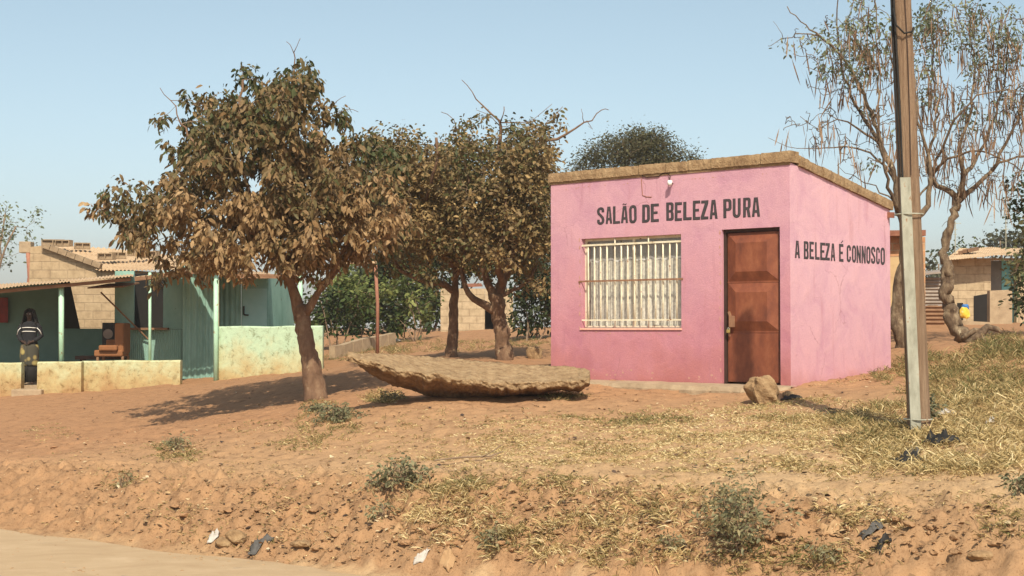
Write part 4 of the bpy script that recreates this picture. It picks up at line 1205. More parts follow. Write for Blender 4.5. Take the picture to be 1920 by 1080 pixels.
T.limb(PT((551, 98, Y1 + .1), (557, 85, Y1 + .1), (563, 72, Y1 + .1)), .007, .004, 5, .002, .1, False)
T.limb(PT((520, 460, Y1 - .3), (440, 420, Y1 - .2), (350, 410, Y1 + .1), (270, 390, Y1 + .1), (200, 382, Y1)), .07, .012, 8, .02, .12, True)
T.limb(PT((480, 390, Y1 - .5), (420, 340, Y1 - .9), (370, 280, Y1 - .7), (340, 230, Y1 - .5), (320, 190, Y1 - .4), (300, 165, Y1 - .4)), .06, .005, 8, .015, .12, True)
T.limb(PT((560, 440, Y1 + .3), (620, 360, Y1 + .7), (650, 300, Y1 + .6), (640, 230, Y1 + .3)), .06, .01, 8, .015, .12, True)
T.limb(PT((600, 540, Y1), (660, 470, Y1 + .7), (720, 400, Y1 + .9), (745, 330, Y1 + .7)), .07, .012, 8, .015, .12, True)
T.limb(PT((610, 225, Y1), (650, 205, Y1), (672, 210, Y1)), .008, .004, 5, .006, .1, False)
T.limb(PT((615, 215, Y1), (630, 190, Y1), (648, 180, Y1)), .008, .004, 5, .006, .1, False)
blobs1 = [(520, 200, 72), (455, 135, 24), (560, 160, 48), (585, 150, 26), (430, 225, 62), (615, 215, 42), (500, 300, 95), (395, 305, 72), (335, 285, 35), (325, 375, 72), (212, 380, 42), (262, 425, 50),
          (235, 350, 24), (440, 430, 88), (590, 320, 92), (690, 280, 42), (660, 260, 40), (620, 430, 86), (556, 470, 62), (385, 475, 58), (700, 380, 66), (310, 480, 42), (300, 215, 12), (350, 180, 16), (395, 190, 30), (745, 300, 40), (670, 470, 40), (745, 420, 45), (465, 385, 50), (530, 400, 55), (380, 250, 40), (720, 430, 55), (650, 350, 55),
          (285, 520, 24), (455, 505, 30), (180, 380, 20), (600, 500, 30)]
bl = []
for (x, y, r) in blobs1:
    if r > 45:
        bl += [(x, y, r, -1.1), (x, y, r * .95, 0.0), (x, y, r * .85, 1.0)]
    else: bl += [(x, y, r, rngt.uniform(-.8, .5))]
att = blob_points(bl, Y1, 11.0, T.rng, 1.0, .35)
# keep the little window of sky
def keep(att, px, py, r):
    x = att[:, 0] / att[:, 1] * F + 960; y = 615 - (att[:, 2] - EYE) / att[:, 1] * F
    return att[(x - px) ** 2 + (y - py) ** 2 > r * r]
att = keep(att, 477, 338, 26); att = keep(att, 425, 400, 12); att = keep(att, 562, 250, 9)
T.reach(att, .004, .13, .10, 4, .028)
hz = b1.z + 2.0
def var1(p, rng):
    g = (p[2] - hz) / 3.2
    patch = fbm(np.array([p[0] * 1.1]), np.array([p[2] * 1.1 + p[1]]), 5, 2)[0]
    return 0.70 - 0.42 * max(0, g) + 0.36 * patch
lp = cluster_leaves(T.ends, (17, 26), .088, .50, .7, .055, var1, T.rng, .8)
tree_obj("dusty_tree", T, b1, "broad leaved dusty tree with forked trunk in front of the green house", [lp], M['leaf_tree1'], M['bark1'], M['twig'])
print("tree1 leaves", len(lp[0]) // 6)

# --- two dry small-leaved trees behind the slab
def dry_tree(T, Y, base, limbs, blobs, label, name="dry_tree", per=9, cnt=(17, 26), size=.078):
    T.pw = 1.8
    for a in limbs: T.limb(*a[0:3], **a[3])
    bl = []
    for (x, y, r) in blobs:
        if r > 45: bl += [(x, y, r, -1.0), (x, y, r, 0.0), (x, y, r * .9, .9)]
        else: bl += [(x, y, r, T.rng.uniform(-.7, .7))]
    att = blob_points(bl, Y, per, T.rng, 1.0, .3)
    T.reach(att, .0045, .24, .04, 4, .035)
    def var(p, rng):
        g = (p[2] - 3.2) / 3
        return 0.54 - 0.12 * g + 0.30 * fbm(np.array([p[0] * 1.3]), np.array([p[2] * 1.3 + p[1]]), 9, 2)[0]
    lp = cluster_leaves(T.ends, cnt, size, .5, .5, .085, var, T.rng, .25)
    print(name, len(lp[0]) // 6)
    return tree_obj(name, T, base, label, [lp], M['leaf_tree2'], M['bark1'], M['twig'])
Y2 = 26.0; T = Tree(202); b2 = P(847, 668, Y2); b2.z = gz(b2.x, b2.y)
D_ = dict
limbs = [(PT((846, 675, Y2), (848, 640, Y2), (851, 590, Y2), (853, 540, Y2), (852, 490, Y2), (846, 430, Y2), (835, 370, Y2 - .2), (815, 320, Y2 - .4)), .125, .03, D_(n=18, jit=.008, knob=.06, frm=.55, step=.08, lump=.22)),
         (PT((853, 548, Y2), (835, 535, Y2), (805, 530, Y2), (775, 520, Y2), (752, 505, Y2), (738, 480, Y2), (722, 440, Y2), (715, 380, Y2), (720, 320, Y2)), .07, .02, D_(n=10, jit=.012, knob=.1, frm=.4)),
         (PT((852, 500, Y2), (800, 450, Y2 - .5), (770, 390, Y2 - .9), (760, 320, Y2 - .8)), .07, .015, D_(n=8, jit=.02)),
         (PT((850, 480, Y2), (880, 420, Y2 + .3), (900, 350, Y2 + .5)), .07, .015, D_(n=8, jit=.02)),
         (PT((800, 375, Y2 - 1.2), (812, 330, Y2 - 1.6), (822, 295, Y2 - 1.7), (818, 258, Y2 - 1.7)), .03, .025, D_(n=7, jit=.008, nodes=False)),
         (PT((838, 300, Y2), (860, 270, Y2), (850, 225, Y2), (827, 210, Y2)), .012, .006, D_(n=5, nodes=False)),
         (PT((853, 520, Y2), (862, 500, Y2 - .4), (870, 450, Y2 - .7), (850, 390, Y2 - 1.0)), .05, .012, D_(n=7, jit=.02))]
dry_tree(T, Y2, b2, limbs, [(715, 290, 42), (770, 310, 52), (740, 385, 62), (790, 430, 72), (830, 350, 68), (850, 440, 66), (765, 470, 44), (805, 500, 36), (735, 275, 44), (770, 270, 40), (800, 285, 40), (700, 270, 34), (850, 262, 26), (745, 450, 40), (715, 480, 28), (720, 340, 46), (712, 430, 30), (695, 265, 20), (845, 305, 40), (745, 505, 22), (790, 340, 60), (700, 330, 46), (835, 285, 34), (700, 385, 46), (820, 410, 60)],
         "dry tree with straight dark trunk and a long side limb reaching left")
Y3 = 25.0; T = Tree(303); b3 = P(945, 675, Y3); b3.z = gz(b3.x, b3.y)
limbs = [(PT((948, 682, Y3), (945, 655, Y3), (938, 615, Y3), (933, 580, Y3), (930, 550, Y3)), .15, .12, D_(n=22, jit=.01, knob=.1, frm=2, step=.06, lump=.4)),
         (PT((932, 585, Y3), (910, 572, Y3), (888, 560, Y3), (873, 540, Y3), (866, 510, Y3), (872, 470, Y3), (866, 410, Y3)), .085, .03, D_(n=10, jit=.01, knob=.1, frm=.5)),
         (PT((930, 560, Y3), (915, 530, Y3 - .1), (905, 495, Y3 - .2), (900, 430, Y3 - .4), (880, 350, Y3 - .6), (870, 290, Y3 - .6)), .09, .02, D_(n=10, jit=.012, knob=.1, frm=.3)),
         (PT((932, 560, Y3), (945, 520, Y3), (960, 470, Y3), (975, 400, Y3 + .1), (985, 330, Y3 + .2), (1010, 270, Y3), (1042, 262, Y3), (1080, 240, Y3), (1110, 222, Y3), (1128, 206, Y3), (1141, 206, Y3)), .10, .006, D_(n=10, jit=.015, knob=.08, frm=.3)),
         (PT((936, 555, Y3), (960, 545, Y3), (985, 530, Y3), (1005, 500, Y3)), .05, .02, D_(n=8, jit=.012)),
         (PT((900, 430, Y3), (925, 340, Y3 + .3), (935, 260, Y3 + .2), (936, 228, Y3 + .2), (905, 200, Y3 + .2), (885, 172, Y3 + .2), (866, 150, Y3 + .2)), .06, .006, D_(n=8, jit=.015)),
         (PT((936, 230, Y3 + .2), (975, 230, Y3), (1000, 222, Y3), (1035, 195, Y3)), .013, .004, D_(n=5, jit=.01, nodes=False)),
         (PT((936, 235, Y3 + .2), (920, 218, Y3), (893, 206, Y3)), .01, .004, D_(n=5, jit=.01, nodes=False)),
         (PT((938, 232, Y3 + .2), (943, 215, Y3), (945, 200, Y3)), .012, .008, D_(n=5, jit=.01, nodes=False)),
         (PT((1095, 230, Y3), (1092, 215, Y3), (1090, 204, Y3)), .008, .004, D_(n=5, nodes=False)),
         (PT((1100, 226, Y3), (1110, 240, Y3), (1103, 236, Y3)), .007, .003, D_(n=5, nodes=False)),
         (PT((1015, 270, Y3), (1025, 230, Y3), (1055, 200, Y3)), .014, .005, D_(n=5, jit=.01)),
         (PT((940, 540, Y3), (935, 480, Y3 - .7), (950, 420, Y3 - 1.1), (940, 340, Y3 - 1.0)), .07, .015, D_(n=8, jit=.02))]
dry_tree(T, Y3, b3, limbs, [(872, 280, 46), (868, 238, 16), (945, 290, 58), (1000, 265, 46), (1040, 225, 24), (985, 335, 62), (915, 380, 72), (1000, 400, 62), (960, 460, 62), (900, 460, 52), (1012, 470, 40), (1025, 340, 36), (985, 505, 38), (930, 505, 26), (960, 235, 14), (1000, 300, 52), (1012, 360, 52), (950, 350, 66), (885, 345, 60), (880, 420, 56), (1015, 430, 48), (1010, 530, 30), (905, 225, 16), (1020, 290, 30)],
         "gnarled dry tree with knotted trunk, next to the pink shop left wall")

# --- sparse pod trees on the right
def pod_tree(T, base, limbs, att_blobs, Y, label, npods, leaf_att, seed):
    T.pw = 1.7
    for q_, a in enumerate(limbs): T.limb(a[0], a[1] * (1 if q_ == 0 else .78), a[2] * .7, **a[3])
    att = blob_points(att_blobs, Y, 15, T.rng, 2.0, .2)
    T.reach(att, .0056, .30, .16, 5, .024, n=4)
    ends = T.ends
    r = thing("pod_tree", base, label, "tree", "sparse pod trees right of the pink shop")
    T.mb.build("trunk", M['bark2'], r, smooth=True); T.tw.build("branches", M['twig2'], r, smooth=True)
    rg = T.rng
    # hanging pods
    E = np.array([e[0] for e in ends])
    px = E[:, 0] / E[:, 1] * F + 960; py = 615 - (E[:, 2] - EYE) / E[:, 1] * F
    sel = rg.choice(len(E), min(npods, len(E) * 3), replace=True)
    B = E[sel] + rg.normal(size=(len(sel), 3)) * .07; n = len(sel)
    D = norm(np.stack([rg.normal(size=n) * .2, rg.normal(size=n) * .2, -np.ones(n)], 1))
    pods = leaf_arrays(B, D, .24 + .32 * rg.random(n), np.full(n, .024), np.zeros(n), np.clip(.45 + .25 * rg.normal(size=n), 0, 1), rg)
    o = leaves_obj("seed_pods", [pods], M['pod'], r); o["kind"] = "stuff"
    # feathery leaves on the outer, upper twigs
    le = [(e[0], e[1]) for e, x, y in zip(ends, px, py) if leaf_att(x, y, rg)]
    lp = cluster_leaves(le, (26, 46), .062, .5, .4, .085, lambda p, g: .45 + .25 * g.normal(), rg, .5)
    leaves_obj("crown", [lp], M['leaf_pale'], r)
    return r
YR1 = 23.0; T = Tree(404); c1 = P(1690, 655, YR1); c1.z = gz(c1.x, c1.y)
limbs = [(PT((1692, 664, YR1), (1688, 620, YR1), (1681, 575, YR1), (1686, 530, YR1), (1694, 480, YR1), (1696, 430, YR1), (1684, 385, YR1), (1675, 330, YR1), (1650, 265, YR1), (1625, 190, YR1), (1590, 120, YR1), (1560, 85, YR1), (1530, 62, YR1), (1500, 40, YR1), (1476, 12, YR1)), .13, .012, D_(n=18, jit=.012, knob=.1, frm=.45, step=.09, lump=.4)),
         (PT((1540, 70, YR1), (1505, 62, YR1), (1484, 70, YR1), (1465, 72, YR1), (1448, 84, YR1), (1440, 86, YR1)), .014, .006, D_(n=6, jit=.01)),
         (PT((1468, 72, YR1), (1462, 55, YR1), (1450, 40, YR1)), .008, .004, D_(n=5, jit=.005)),
         (PT((1696, 450, YR1), (1715, 412, YR1), (1738, 385, YR1), (1745, 340, YR1), (1742, 300, YR1), (1725, 240, YR1), (1715, 150, YR1), (1700, 60, YR1), (1690, -30, YR1)), .085, .015, D_(n=10, jit=.018, knob=.1, frm=.3)),
         (PT((1660, 290, YR1), (1620, 225, YR1 + .3), (1580, 130, YR1 + .5), (1570, 40, YR1 + .3), (1575, -20, YR1 + .3)), .05, .012, D_(n=8, jit=.018)),
         (PT((1650, 270, YR1), (1610, 240, YR1), (1570, 225, YR1), (1535, 240, YR1), (1500, 218, YR1)), .03, .006, D_(n=6, jit=.018)),
         (PT((1672, 330, YR1), (1630, 285, YR1), (1585, 275, YR1), (1530, 280, YR1), (1480, 275, YR1), (1440, 258, YR1)), .028, .005, D_(n=6, jit=.014)),
         (PT((1680, 380, YR1), (1640, 350, YR1), (1600, 330, YR1), (1570, 310, YR1)), .02, .005, D_(n=6, jit=.014)),
         (PT((1688, 400, YR1), (1665, 350, YR1 - .4), (1650, 250, YR1 - .6), (1645, 120, YR1 - .5), (1640, 0, YR1 - .5)), .05, .012, D_(n=8, jit=.02))]
pod_tree(T, c1, limbs, [(1560, 110, 70), (1610, 40, 80), (1600, 170, 70), (1640, 230, 60), (1540, 250, 55), (1640, 100, 70), (1500, 80, 30), (1490, 240, 24), (1600, 300, 40), (1700, 100, 70), (1700, 250, 60), (1470, 230, 12)], YR1,
         "slender pod tree rising right behind the utility pole", 380, lambda x, y, g: (y < 150 and g.random() < .22) or (y < 340 and g.random() < .03), 1)
YR2 = 25.0; T = Tree(505); c2 = P(1808, 647, YR2); c2.z = gz(c2.x, c2.y)
limbs = [(PT((1822, 655, YR2), (1808, 635, YR2), (1792, 612, YR2), (1784, 580, YR2), (1772, 548, YR2), (1778, 515, YR2), (1770, 480, YR2), (1776, 445, YR2), (1786, 410, YR2), (1797, 372, YR2)), .18, .095, D_(n=26, jit=.016, knob=.06, frm=.8, step=.06, lump=.28)),
         (PT((1797, 375, YR2), (1770, 355, YR2), (1750, 340, YR2), (1738, 300, YR2), (1755, 230, YR2), (1750, 140, YR2), (1745, 40, YR2), (1750, -30, YR2)), .075, .015, D_(n=9, jit=.02, knob=.1)),
         (PT((1797, 372, YR2), (1806, 320, YR2 - .2), (1800, 270, YR2 - .3), (1822, 200, YR2 - .3), (1825, 100, YR2), (1810, 0, YR2)), .075, .015, D_(n=9, jit=.02, knob=.1)),
         (PT((1797, 378, YR2), (1830, 352, YR2), (1862, 322, YR2), (1890, 300, YR2), (1930, 290, YR2), (1965, 250, YR2)), .07, .015, D_(n=9, jit=.02, knob=.1)),
         (PT((1806, 330, YR2), (1840, 280, YR2 + .3), (1870, 210, YR2 + .4), (1890, 110, YR2 + .3), (1885, 40, YR2)), .055, .012, D_(n=8, jit=.02)),
         (PT((1742, 330, YR2), (1790, 225, YR2 - .6), (1830, 180, YR2 - .7), (1870, 172, YR2 - .6), (1925, 170, YR2 - .5)), .035, .012, D_(n=7, jit=.02)),
         (PT((1745, 335, YR2), (1780, 300, YR2 - .5), (1840, 285, YR2 - .6), (1900, 310, YR2 - .5), (1940, 330, YR2)), .04, .012, D_(n=7, jit=.02)),
         (PT((1860, 320, YR2), (1900, 240, YR2 - .2), (1930, 150, YR2), (1950, 60, YR2)), .045, .012, D_(n=7, jit=.02)),
         (PT((1835, 350, YR2), (1850, 375, YR2), (1865, 390, YR2), (1873, 398, YR2)), .014, .006, D_(n=5, jit=.01, nodes=False)),
         (PT((1790, 395, YR2), (1778, 410, YR2), (1766, 425, YR2)), .012, .005, D_(n=5, jit=.01, nodes=False)),
         (PT((1746, 345, YR2), (1715, 375, YR2 - .3), (1700, 390, YR2 - .3)), .03, .01, D_(n=6, jit=.01))]
pod_tree(T, c2, limbs, [(1760, 60, 70), (1750, 180, 70), (1780, 270, 60), (1840, 60, 70), (1840, 160, 75), (1840, 260, 65), (1900, 90, 70), (1910, 190, 70), (1900, 290, 50), (1780, 340, 40), (1870, 340, 45), (1830, 330, 40), (1950, 150, 60), (1960, 280, 50), (1740, 300, 40)], YR2,
         "twisted pod tree with swollen knotted trunk and bare crooked limbs", 850, lambda x, y, g: (y < 130 and g.random() < .22) or (y < 240 and g.random() < .06), 2)

# --- background greenery
def bush(name, Y, blobs, label, mat, seed, per=6, size=.09, cnt=(10, 16), cat="bush", trunk_px=None, group=None, wid=.5, spread=.10, var0=.45, trunk_r=.03, vs=.3, depth=1.0, down=.1, triple=True):
    T = Tree(seed)
    xs = [b[0] for b in blobs]; cx = trunk_px or sum(xs) / len(xs)
    X = PX(cx, Y); zb = gz(X, Y); base = Vector((X, Y, zb))
    tops = sorted(blobs, key=lambda b: -b[2])[:5]
    for i, b in enumerate(tops):
        top = np.array(P(b[0], b[1], Y + T.rng.uniform(-.3, .3))); b0 = np.array(base) + np.array([T.rng.uniform(-.1, .1), T.rng.uniform(-.1, .1), -.1]) * (3 if trunk_r < .08 else .5)
        mid = (top + b0) / 2 + T.rng.normal(size=3) * .12
        T.limb([b0, mid, top], trunk_r, trunk_r * .25, 7, .02, .3)
    bl = []
    for b in blobs:
        r = b[2] / F * Y
        if triple and r > .5: bl += [(b[0], b[1], b[2], -.6 * r), (b[0], b[1], b[2], .5 * r)]
        else: bl.append(b)
    att = blob_points(bl, Y, per, T.rng, depth, .35)
    T.reach(att, .005, .15, .05, 3, .03)
    def var(p, g): return var0 + vs * fbm(np.array([p[0] * 1.6]), np.array([p[2] * 1.6 + p[1]]), seed, 2)[0]
    lp = cluster_leaves(T.ends, cnt, size, wid, .4, spread, var, T.rng, down)
    r = thing(name, base, label, cat, group)
    T.mb.build("trunk" if cat == "tree" else "stem", M['twig'], r, smooth=True); T.tw.build("branches", M['twig'], r, smooth=True)
    leaves_obj("crown" if cat == "tree" else "foliage", [lp], mat, r)
    return r
bush("bush", 36, [(600, 560, 34), (640, 545, 38), (680, 560, 40), (620, 600, 36), (680, 610, 32), (650, 520, 30), (585, 610, 26), (720, 540, 28), (560, 590, 16)], "bright green bush between the green house and the rusty post", M['leaf_bush'], 610, per=9, size=.12, var0=.62, vs=.6)
bush("bush", 37, [(745, 540, 34), (775, 565, 34), (745, 595, 30), (790, 600, 28), (760, 505, 30), (805, 560, 20)], "lime green bush right of the rusty post", M['leaf_bush'], 611, per=9, size=.12, var0=.6, vs=.7)
bush("bush", 33, [(985, 560, 40), (1010, 520, 42), (1020, 590, 36), (985, 600, 28), (1000, 480, 34), (1040, 550, 34)], "dark bush against the left corner of the pink shop", M['leaf_dark'], 612, per=18, size=.11, var0=.35)
bush("evergreen_tree", 46, [(800, 470, 46), (860, 480, 46), (740, 480, 42), (920, 480, 46), (985, 470, 50), (830, 540, 26), (700, 500, 30), (800, 420, 40), (900, 420, 40), (980, 400, 40), (1030, 440, 30), (835, 300, 26), (850, 350, 45), (640, 565, 40), (700, 560, 42), (760, 560, 40), (610, 590, 28), (805, 580, 30), (660, 600, 34), (730, 600, 34), (790, 520, 36), (690, 520, 36), (640, 520, 26)], "dark evergreen tree filling the gap behind the two dry trees", M['leaf_dark'], 613, per=9, size=.17, cat="tree", trunk_px=800, var0=.35, trunk_r=.06)
bush("acacia_tree", 44, [(1110, 300, 26), (1140, 285, 30), (1180, 280, 34), (1220, 278, 34), (1260, 290, 28), (1290, 305, 22), (1090, 312, 18), (1160, 320, 30), (1230, 320, 34), (1200, 262, 18), (1140, 262, 10), (1240, 258, 12), (1075, 318, 8), (1300, 296, 10)], "flat topped grey green acacia rising behind the pink shop roof", M['leaf_acacia'], 614, per=26, size=.09, cnt=(18, 28), cat="tree", trunk_px=1190, wid=.35, spread=.16, trunk_r=.05, var0=.5, vs=.2)
bush("sparse_tree", 38, [(10, 400, 26), (30, 425, 24), (5, 440, 28), (45, 445, 16), (62, 415, 8), (10, 490, 22), (-30, 420, 50), (-30, 500, 40), (25, 465, 18), (68, 395, 5), (55, 462, 8)], "sparse pale leaved tree at the left edge beside the block house", M['leaf_pale'], 615, per=5, size=.085, cnt=(9, 15), cat="tree", trunk_px=-60, var0=.5, trunk_r=.08, triple=False)
bush("leafy_tree", 27, [(1925, 350, 34), (1910, 400, 18), (1935, 420, 36), (1905, 510, 26), (1925, 480, 30), (1930, 560, 34), (1905, 570, 20), (1950, 500, 50), (1950, 380, 50)], "dark leafy tree cut by the right edge of the picture", M['leaf_dark'], 616, per=12, size=.1, cat="tree", trunk_px=1955, var0=.5, vs=.5)
bush("distant_tree", 95, [(1875, 452, 22), (1900, 462, 20), (1858, 462, 14), (1930, 450, 26), (1840, 470, 10)], "distant rounded tree above the tin roofed block house", M['leaf_acacia'], 617, per=3, size=.3, cnt=(12, 18), cat="tree", var0=.25, trunk_r=.2, spread=.4, triple=False)
bush("distant_tree", 85, [(1790, 470, 14), (1812, 472, 12), (1775, 478, 12)], "distant green tree peeping left of the tin roofed block house", M['leaf_bush'], 618, per=3.5, size=.25, cnt=(12, 18), cat="tree", var0=.35, trunk_r=.2, spread=.35, triple=False)
bush("distant_tree", 75, [(1740, 500, 18), (1755, 520, 20), (1738, 530, 20), (1760, 495, 10)], "distant grey green tree seen between the brick house and the twisted trunk", M['leaf_acacia'], 619, per=4, size=.22, cnt=(12, 18), cat="tree", var0=.3, trunk_r=.15, spread=.3, triple=False)

# ================================================================== GREEN HOUSE (left)
gh_base = Vector((PX(250, 31), 31, FLOOR_Z))
gh = thing("green_house", gh_base, "low teal and mint painted house with tin veranda roof and stained parapet", "building")
YF = 30.0
def wall_seg(mb, a, b, Y0, Y1_, th, top_px, bot_z):
    """a,b px; front face from Y0 to Y1_"""
    A = P(a, top_px[0], Y0); B = P(b, top_px[1], Y1_)
    n = 14; vs = []; fs = []
    dY = Vector((0, th, 0))
    for i in range(n + 1):
        t = i / n; p = A + (B - A) * t; wob = .012 * fbm(np.array([p.x * 2]), np.array([1.0]), 4, 2)[0]
        vs += [Vector((p.x, p.y - .02, bot_z)), p + Vector((0, 0, wob - .03)), p + Vector((0, .03, wob)), p + dY + Vector((0, -.03, wob)), p + dY + Vector((0, 0, wob - .03)), Vector((p.x, p.y + th, bot_z))]
    for i in range(n):
        for k in range(5):
            a_ = i * 6 + k; fs.append([a_, a_ + 6, a_ + 7, a_ + 1])
    fs.append([0, 1, 2, 3, 4, 5]); fs.append([n * 6 + k for k in (5, 4, 3, 2, 1, 0)])
    mb.add(vs, fs)
for (a, b, y0, y1, tp) in ((-140, 40, 30.05, 30.05, (682, 680)), (70, 152.5, 29.72, 29.8, (679, 678)), (153, 338, 30.0, 30.0, (677, 675)), (409.5, 605, 30.2, 29.8, (612, 610.5))):
    mb = MB(); wall_seg(mb, a, b, y0, y1, .2, tp, .2); mb.build("parapet", M['lime'], gh)
mb = MB(); q = P(605, 611, 29.8); mb.hexa([Vector((q.x - .2, 30.0, .3)), Vector((q.x, 30.0, .3)), Vector((-4.75, 34, .3)), Vector((-4.95, 34, .3))], [Vector((q.x - .2, 30.0, q.z - .01)), Vector((q.x, 30.0, q.z - .01)), Vector((-4.75, 34, q.z - .01)), Vector((-4.95, 34, q.z - .01))]); mb.build("parapet", M['lime'], gh)
# floor and step
mb = MB(); mb.box((PX(130, 32), 32.4, FLOOR_Z - .25), (abs(PX(-160, 31) - PX(342, 31)), 4.3, .5)); mb.build("veranda_floor", M['cement'], gh)
mb = MB(); c = P(55, 735, 29.75); mb.cbox((c.x, 29.8, FLOOR_Z - .16), (.62, .5, .2), ch=.02); mb.build("door_step", M['cement'], gh)
# posts
for (px, top, bot, w) in ((115, 535, 681, 10), (281, 511, 677, 5.5), (405, 505, 712, 9.5), (563, 515, 613, 9.0)):
    y = 30.1 if px != 405 else 30.12
    a = P(px, bot, y); b = P(px, top, y); mb = MB(); r = w / 2 / F * y
    mb.tube([a - Vector((0, 0, .02)), a + (b - a) * .5, b], r, 12); mb.build("post", M['mint'], gh, smooth=True)
# teal rear wall of the veranda, solid on the left
mb = MB(); a = P(-140, 540, 33.6); b = P(110, 523, 33.6)
mb.hexa([Vector((a.x, 33.6, .5)), Vector((b.x, 33.6, .5)), Vector((b.x, 33.75, .5)), Vector((a.x, 33.75, .5))], [a + Vector((0, 0, -.08)), b + Vector((0, 0, -.08)), b + Vector((0, .15, -.08)), a + Vector((0, .15, -.08))]); mb.build("rear_wall", M['teal2'], gh)
mb = MB(); a = P(111, 616, 33.6); b = P(222, 616, 33.6)
mb.hexa([Vector((a.x, 33.6, .5)), Vector((b.x, 33.6, .5)), Vector((b.x, 33.75, .5)), Vector((a.x, 33.75, .5))], [a, b, b + Vector((0, .15, 0)), a + Vector((0, .15, 0))]); mb.build("rear_wall", M['teal2'], gh)
# near-black sheet standing in for a triangular shadow on the wall
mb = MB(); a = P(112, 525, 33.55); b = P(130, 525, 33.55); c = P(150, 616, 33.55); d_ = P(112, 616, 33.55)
mb.add([a, b, c, d_], [[0, 1, 2, 3]]); mb.build("shadow_sheet", M['dark'], gh, solid=.02)
# kiosk with serving hatch
YK = 32.4
def kx(px): return PX(px, YK)
def kz(py): return P(250, py, YK).z
mb = MB()
def kbox(x0, x1, y0, y1, Y=YK, th=.08, m=None):
    m = m or mb
    m.hexa([Vector((kx(x0), Y, kz(y1))), Vector((kx(x1), Y, kz(y1))), Vector((kx(x1), Y + th, kz(y1))), Vector((kx(x0), Y + th, kz(y1)))], [Vector((kx(x0), Y, kz(y0))), Vector((kx(x1), Y, kz(y0))), Vector((kx(x1), Y + th, kz(y0))), Vector((kx(x0), Y + th, kz(y0)))])
kbox(215, 251, 508, 617); kbox(306, 341, 508, 617); kbox(215, 239.5, 617.5, 700)
mb.hexa([Vector((kx(215), YK + .085, kz(700))), Vector((kx(217), YK + .085, kz(700))), Vector((kx(217), YK + 1.6, kz(700))), Vector((kx(215), YK + 1.6, kz(700)))], [Vector((kx(215), YK + .085, kz(508))), Vector((kx(217), YK + .085, kz(508))), Vector((kx(217), YK + 1.6, kz(508))), Vector((kx(215), YK + 1.6, kz(508)))])
mb.build("kiosk_wall", M['teal'], gh)
mb = MB(); corr(mb, Vector((kx(240), YK, kz(700))), Vector((kx(341), YK, kz(700))), Vector((kx(341), YK, kz(617.5))), Vector((kx(240), YK, kz(617.5))), 27, .006); mb.build("ribbed_panel", M['kiosk'], gh, solid=.004)
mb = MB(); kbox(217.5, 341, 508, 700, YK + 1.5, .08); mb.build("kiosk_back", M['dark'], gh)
mb = MB(); kbox(236, 318, 614.5, 618.5, YK - .22, .21); mb.build("counter", M['wood'], gh)
mb = MB(); a = Vector((kx(182), YK - .75, kz(543))); b = Vector((kx(262), YK - .05, kz(530)))
mb.hexa([a, Vector((kx(250), YK - .85, kz(541))), Vector((kx(262), YK - .05, kz(532))), Vector((kx(205), YK - .05, kz(534)))], [a + Vector((0, 0, .03)), Vector((kx(250), YK - .85, kz(541) + .03)), Vector((kx(262), YK - .05, kz(532) + .03)), Vector((kx(205), YK - .05, kz(534) + .03))]); mb.build("hatch_flap", M['wood'], gh)
mb = MB(); mb.bar(P(189, 548, YK - .75), P(278, 636, YK - .1), .03); mb.build("flap_prop", M['wood'], gh)
# corrugated cabin
YC = 32.0
mb = MB(); corr(mb, P(342, 710, YC), P(409, 710, YC), P(409, 498, YC), P(342, 498, YC), 6.2, .02, 1); 
q = [P(342, 710, YC), P(342, 498, YC)]
corr(mb, q[0] + Vector((0, .7, 0)), q[0], q[1], q[1] + Vector((0, .7, 0)), 5, .02)
mb.build("cabin_wall", M['teal'], gh, solid=.004)
mb = MB(); corr(mb, P(411, 700, YC + .5), P(452, 700, YC + .5), P(452, 514, YC + .5), P(411, 510, YC + .5), 4, .02); mb.build("cabin_wall", M['teal'], gh, solid=.004)
mb = MB(); A = P(452.5, 700, YC + .5); B = P(503, 700, YC + .5); C_ = P(503, 519, YC + .5); D__ = P(452.5, 516, YC + .5)
mb.hexa([A, B, B + Vector((0, .1, 0)), A + Vector((0, .1, 0))], [D__, C_, C_ + Vector((0, .1, 0)), D__ + Vector((0, .1, 0))])
mb.hexa([B + Vector((-.1, .101, 0)), B + Vector((0, .101, 0)), B + Vector((.25, 2.2, 0)), B + Vector((.15, 2.2, 0))], [C_ + Vector((-.1, .101, 0)), C_ + Vector((0, .101, 0)), C_ + Vector((.25, 2.2, 0)), C_ + Vector((.15, 2.2, 0))])
mb.build("cabin_wall", M['teal'], gh)
mb = MB(); a = P(455, 541, YC + .48); b = P(500, 612 + 60, YC + .48); mb.hexa([Vector((a.x, YC + .46, b.z)), Vector((b.x, YC + .46, b.z)), Vector((b.x, YC + .497, b.z)), Vector((a.x, YC + .497, b.z))], [Vector((a.x, YC + .46, a.z)), Vector((b.x, YC + .46, a.z)), Vector((b.x, YC + .497, a.z)), Vector((a.x, YC + .497, a.z))])
gdoor = mb.build("cabin_door", rough_mat("pale_teal_door", [(0.22, 0.38, 0.35), (0.28, 0.44, 0.41)], 3, .6, .1), gh)
mb = MB(); mb.bar(P(457, 574, YC + .44), P(457, 590, YC + .44), .035); mb.bar(P(457, 590, YC + .44), P(466, 591, YC + .44), .035); mb.build("door_handle", M['black'], gdoor)
